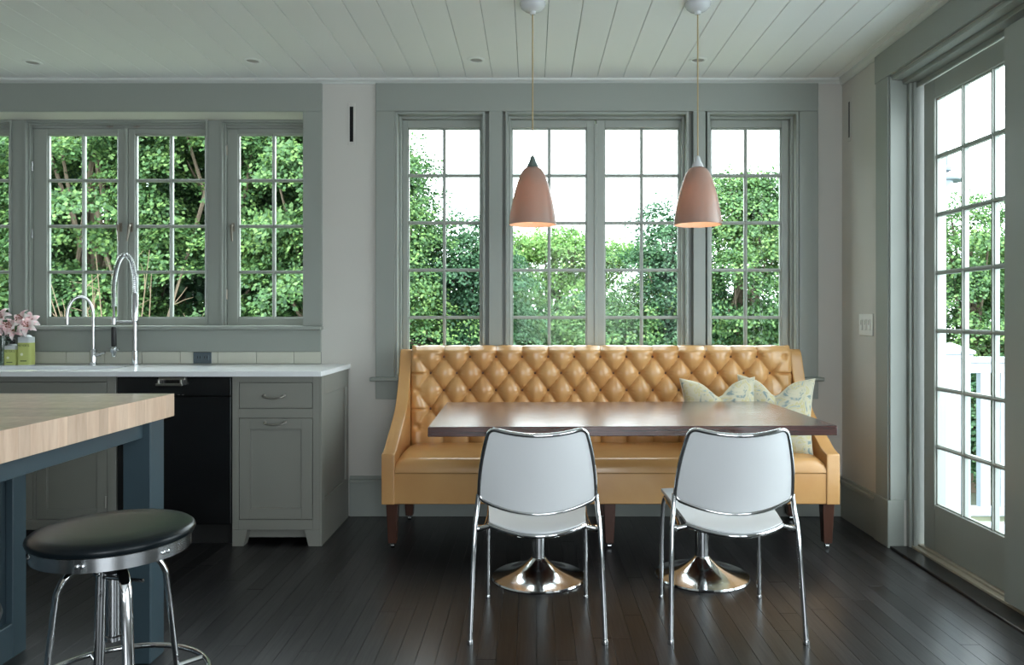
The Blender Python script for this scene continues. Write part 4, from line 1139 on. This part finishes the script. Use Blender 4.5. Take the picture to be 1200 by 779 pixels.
tree('broad_shrub', .0, 12.2, [(-.2, 12.2, .9, .7, .6, .75), (.5, 12.3, .8, .7, .6, .7), (.2, 12.1, -.3, 1.2, .7, .9)], 15000, 'leaf', 'leafy green bush low behind the second nook window', 8, .085)
tree('broad_shrub', 1.3, 12.3, [(1.1, 12.3, .9, .6, .6, .7), (1.6, 12.2, 1.1, .6, .6, .7), (1.4, 12.1, -.3, 1.0, .7, .9)], 14000, 'leaf', 'leafy green bush low behind the third nook window', 9, .085)
tree('broadleaf_tree', 2.35, 12.4, [(2.25, 12.4, 2.35, .55, .6, .8), (2.4, 12.3, 1.4, .8, .7, .8), (2.3, 12.2, .2, .9, .8, 1.0)], 17000, 'leaf_dark', 'tree rising at the right side of the third nook window, left of the right pendant', 10, .085)
tree('broadleaf_tree', 3.4, 12.2, [(3.3, 12.3, 3.0, .6, .6, .7), (3.95, 12.2, 2.8, .65, .6, .8), (3.4, 12.0, 1.6, .9, .8, .9), (3.6, 11.9, .3, 1.1, .8, 1.1)], 26000, 'leaf', 'tree filling the rightmost nook window', 11, .09)
tree('broadleaf_tree', 5.2, 12.5, [(5.1, 12.5, 2.6, .9, .8, .9), (5.2, 12.3, 1.0, 1.1, .9, 1.2)], 12000, 'leaf_dark', 'tree hidden behind the wall corner between nook and door', 12, .09)
tree('broadleaf_tree', 6.9, 11.8, [(6.75, 11.8, 2.35, .75, .7, .85), (6.8, 11.7, 1.2, .9, .8, 1.0), (6.8, 11.6, 0, 1.0, .8, 1.0)], 18000, 'leaf', 'tree in the left panes of the glass door', 13, .09)
tree('broadleaf_tree', 8.3, 12.3, [(8.0, 12.3, 1.75, .9, .8, .9), (8.6, 12.2, 2.2, .7, .8, .8), (8.3, 12.1, .4, 1.1, .9, 1.1)], 20000, 'leaf', 'tree in the right panes of the glass door', 14, .09)
tree('hedge_shrub', 7.4, 10.2, [(6.3, 10.2, -.1, .8, .6, .9), (7.4, 10.2, -.1, .8, .6, .9), (8.5, 10.3, -.1, .8, .6, .9)], 14000, 'leaf_dark', 'dark hedge shrub behind the white deck railing', 15, .085)
for i, (hx, hl) in enumerate(((-1.2, 'dark understorey shrub below the leftmost nook window'), (.6, 'dark understorey shrub behind the middle of the sofa back'), (2.4, 'dark understorey shrub behind the right nook windows'), (4.4, 'dark understorey shrub beyond the right end of the nook'))):
    tree('understorey_shrub', hx, 13.6, [(hx-.5, 13.6, .3, 1.0, .6, 1.45), (hx+.5, 13.7, .3, 1.0, .6, 1.45)], 16000, 'leaf_dark', hl, 30+i, .1, .3)
# bare twiggy shrub below the kitchen window
sh = empty('bare_shrub', (-4.75, 8.6, GZ)); g = random.Random(4); m = MB()
for k in range(20):
    a = g.uniform(-1, 1); b0 = Vector((-4.75+g.uniform(-.15, .15), 8.6+g.uniform(-.15, .15), GZ-.03)); tip = Vector((-4.75+a*1.15, 8.6+g.uniform(-.4, .4), g.uniform(1.0, 2.1)))
    md = b0.lerp(tip, .55)+Vector((g.uniform(-.12, .12), 0, .12)); P = spline([tuple(b0), tuple(md), tuple(tip)], 5)
    m.tube(P, [.016*(1-.8*i/(len(P)-1)) for i in range(len(P))], 5)
    for q in range(4):
        s0 = P[g.randrange(4, len(P)-1)]; e = s0+Vector((g.uniform(-.3, .3), g.uniform(-.1, .1), g.uniform(.05, .35)))
        m.tube([tuple(s0), tuple((s0+e)/2+Vector((.02, 0, .02))), tuple(e)], [.006, .004, .002], 4)
m.build('branches', 'twig', sh, 0, True); tag(sh, 'bare twiggy shrub showing low in the kitchen window behind the faucets', 'shrub')

# deck with railing outside the door
dk = empty('deck', (4, 3, 0), 'structure')
yy = 4.3; i = 0
x = WX+T+.02
m0 = MB().box(0, .138, 0, 4.2, -.028, 0).build('deck_board', 'deck', None, .003); md_ = m0.data; bpy.data.objects.remove(m0)
while x < 6.4:
    o = bpy.data.objects.new('deck_board', md_); C.objects.link(o); o.parent = dk; o.location = (x-4, .35-3, -.05); x += .144
box('deck_frame', 'deck', WX+T, 6.4, .36, 4.54, -.3, -.08, dk)
def railing(x0, y0, x1, y1, label, zt=.955):
    r = empty('deck_railing', ((x0+x1)/2, (y0+y1)/2, -.05)); d = Vector((x1-x0, y1-y0, 0)); L = d.length; d.normalize(); n = Vector((-d.y, d.x, 0))
    def bar(name, w_, z0, z1, a=0, b=L, bev=.004):
        p = Vector((x0, y0, 0)); A = p+d*a; B = p+d*b; h = n*w_/2
        q = MB().prism([((A+h).x, (A+h).y), ((B+h).x, (B+h).y), ((B-h).x, (B-h).y), ((A-h).x, (A-h).y)], 'z', z0, z1); q.build(name, 'rail', r, bev)
    bar('top_rail', .09, zt-.03, zt); bar('sub_rail', .045, zt-.09, zt-.03); bar('bottom_rail', .05, .06, .11)
    k = int(L/.112)
    for i in range(1, k):
        t = L*i/k; bar('baluster', .045, .11, zt-.09, t-.028, t+.028, .002)
    tag(r, label, 'railing', 'deck railings'); return r
railing(2.46, 4.28, 5.9, 4.28, 'nearer white deck railing running away from the house wall outside the door', .96)
railing(5.95, 4.2, 5.95, .5, 'white deck railing along the outer side of the deck', .96)
def newel(x, y, label, zt=1.0):
    r = empty('newel_post', (x, y, -.05)); box('post', 'rail', x-.075, x+.075, y-.075, y+.075, -.05, zt-.02, r, .004)
    MB().box(x-.095, x+.095, y-.095, y+.095, zt-.02, zt+.0).box(x-.085, x+.085, y-.085, y+.085, zt-.045, zt-.02).build('cap', 'rail', r, .005)
    k = MB(); k.v += [(x-.09, y-.09, zt), (x+.09, y-.09, zt), (x+.09, y+.09, zt), (x-.09, y+.09, zt), (x, y, zt+.045)]; k.f += [(0, 1, 4), (1, 2, 4), (2, 3, 4), (3, 0, 4), (3, 2, 1, 0)]
    k.build('cap_point', 'rail', r); tag(r, label, 'post', 'deck newel posts')
newel(2.385, 4.28, 'square white newel post with a pointed cap just outside the glass door')
newel(5.95, 4.28, 'white newel post at the far corner of the deck')
# lantern on a post with a curved arm
ln = empty('garden_lantern', (3.15, 6.0, GZ))
px_ = (1086-623)*6/F
MB().tube([(px_, 6.0, GZ-.05), (px_, 6.0, 2.62)], .035, 12).build('post', 'rail', ln, 0, True)
lxn = (1105-623)*6/F; zb = lambda py: CZ+(371-py)*6/F
MB().tube(spline([(px_, 6, 2.55), (px_+.03, 6, 2.66), (lxn-.03, 6, 2.63), (lxn+.02, 6, 2.55), (lxn+.03, 6, zb(197))], 6), .012, 8).build('arm', 'lamp_grey', ln, 0, True)
MB().lathe([(.02, zb(194)), (.035, zb(197)), (.035, zb(200)), (.012, zb(202))], (lxn+.03, 6), 16).build('finial', 'lamp_grey', ln, 0, True)
MB().lathe([(.012, zb(202)), (.04, zb(205)), (.15, zb(211)), (.15, zb(213)), (.07, zb(213))], (lxn, 6), 28).build('hood', 'lamp_grey', ln, 0, True)
MB().lathe([(.07, zb(209)), (.07, zb(218)), (.045, zb(236)), (.01, zb(248))], (lxn, 6), 24).build('lamp_glass', 'lamp_body', ln, 0, True)
tag(ln, 'pale garden lantern with a wide hood hanging outside the glass door', 'lantern')
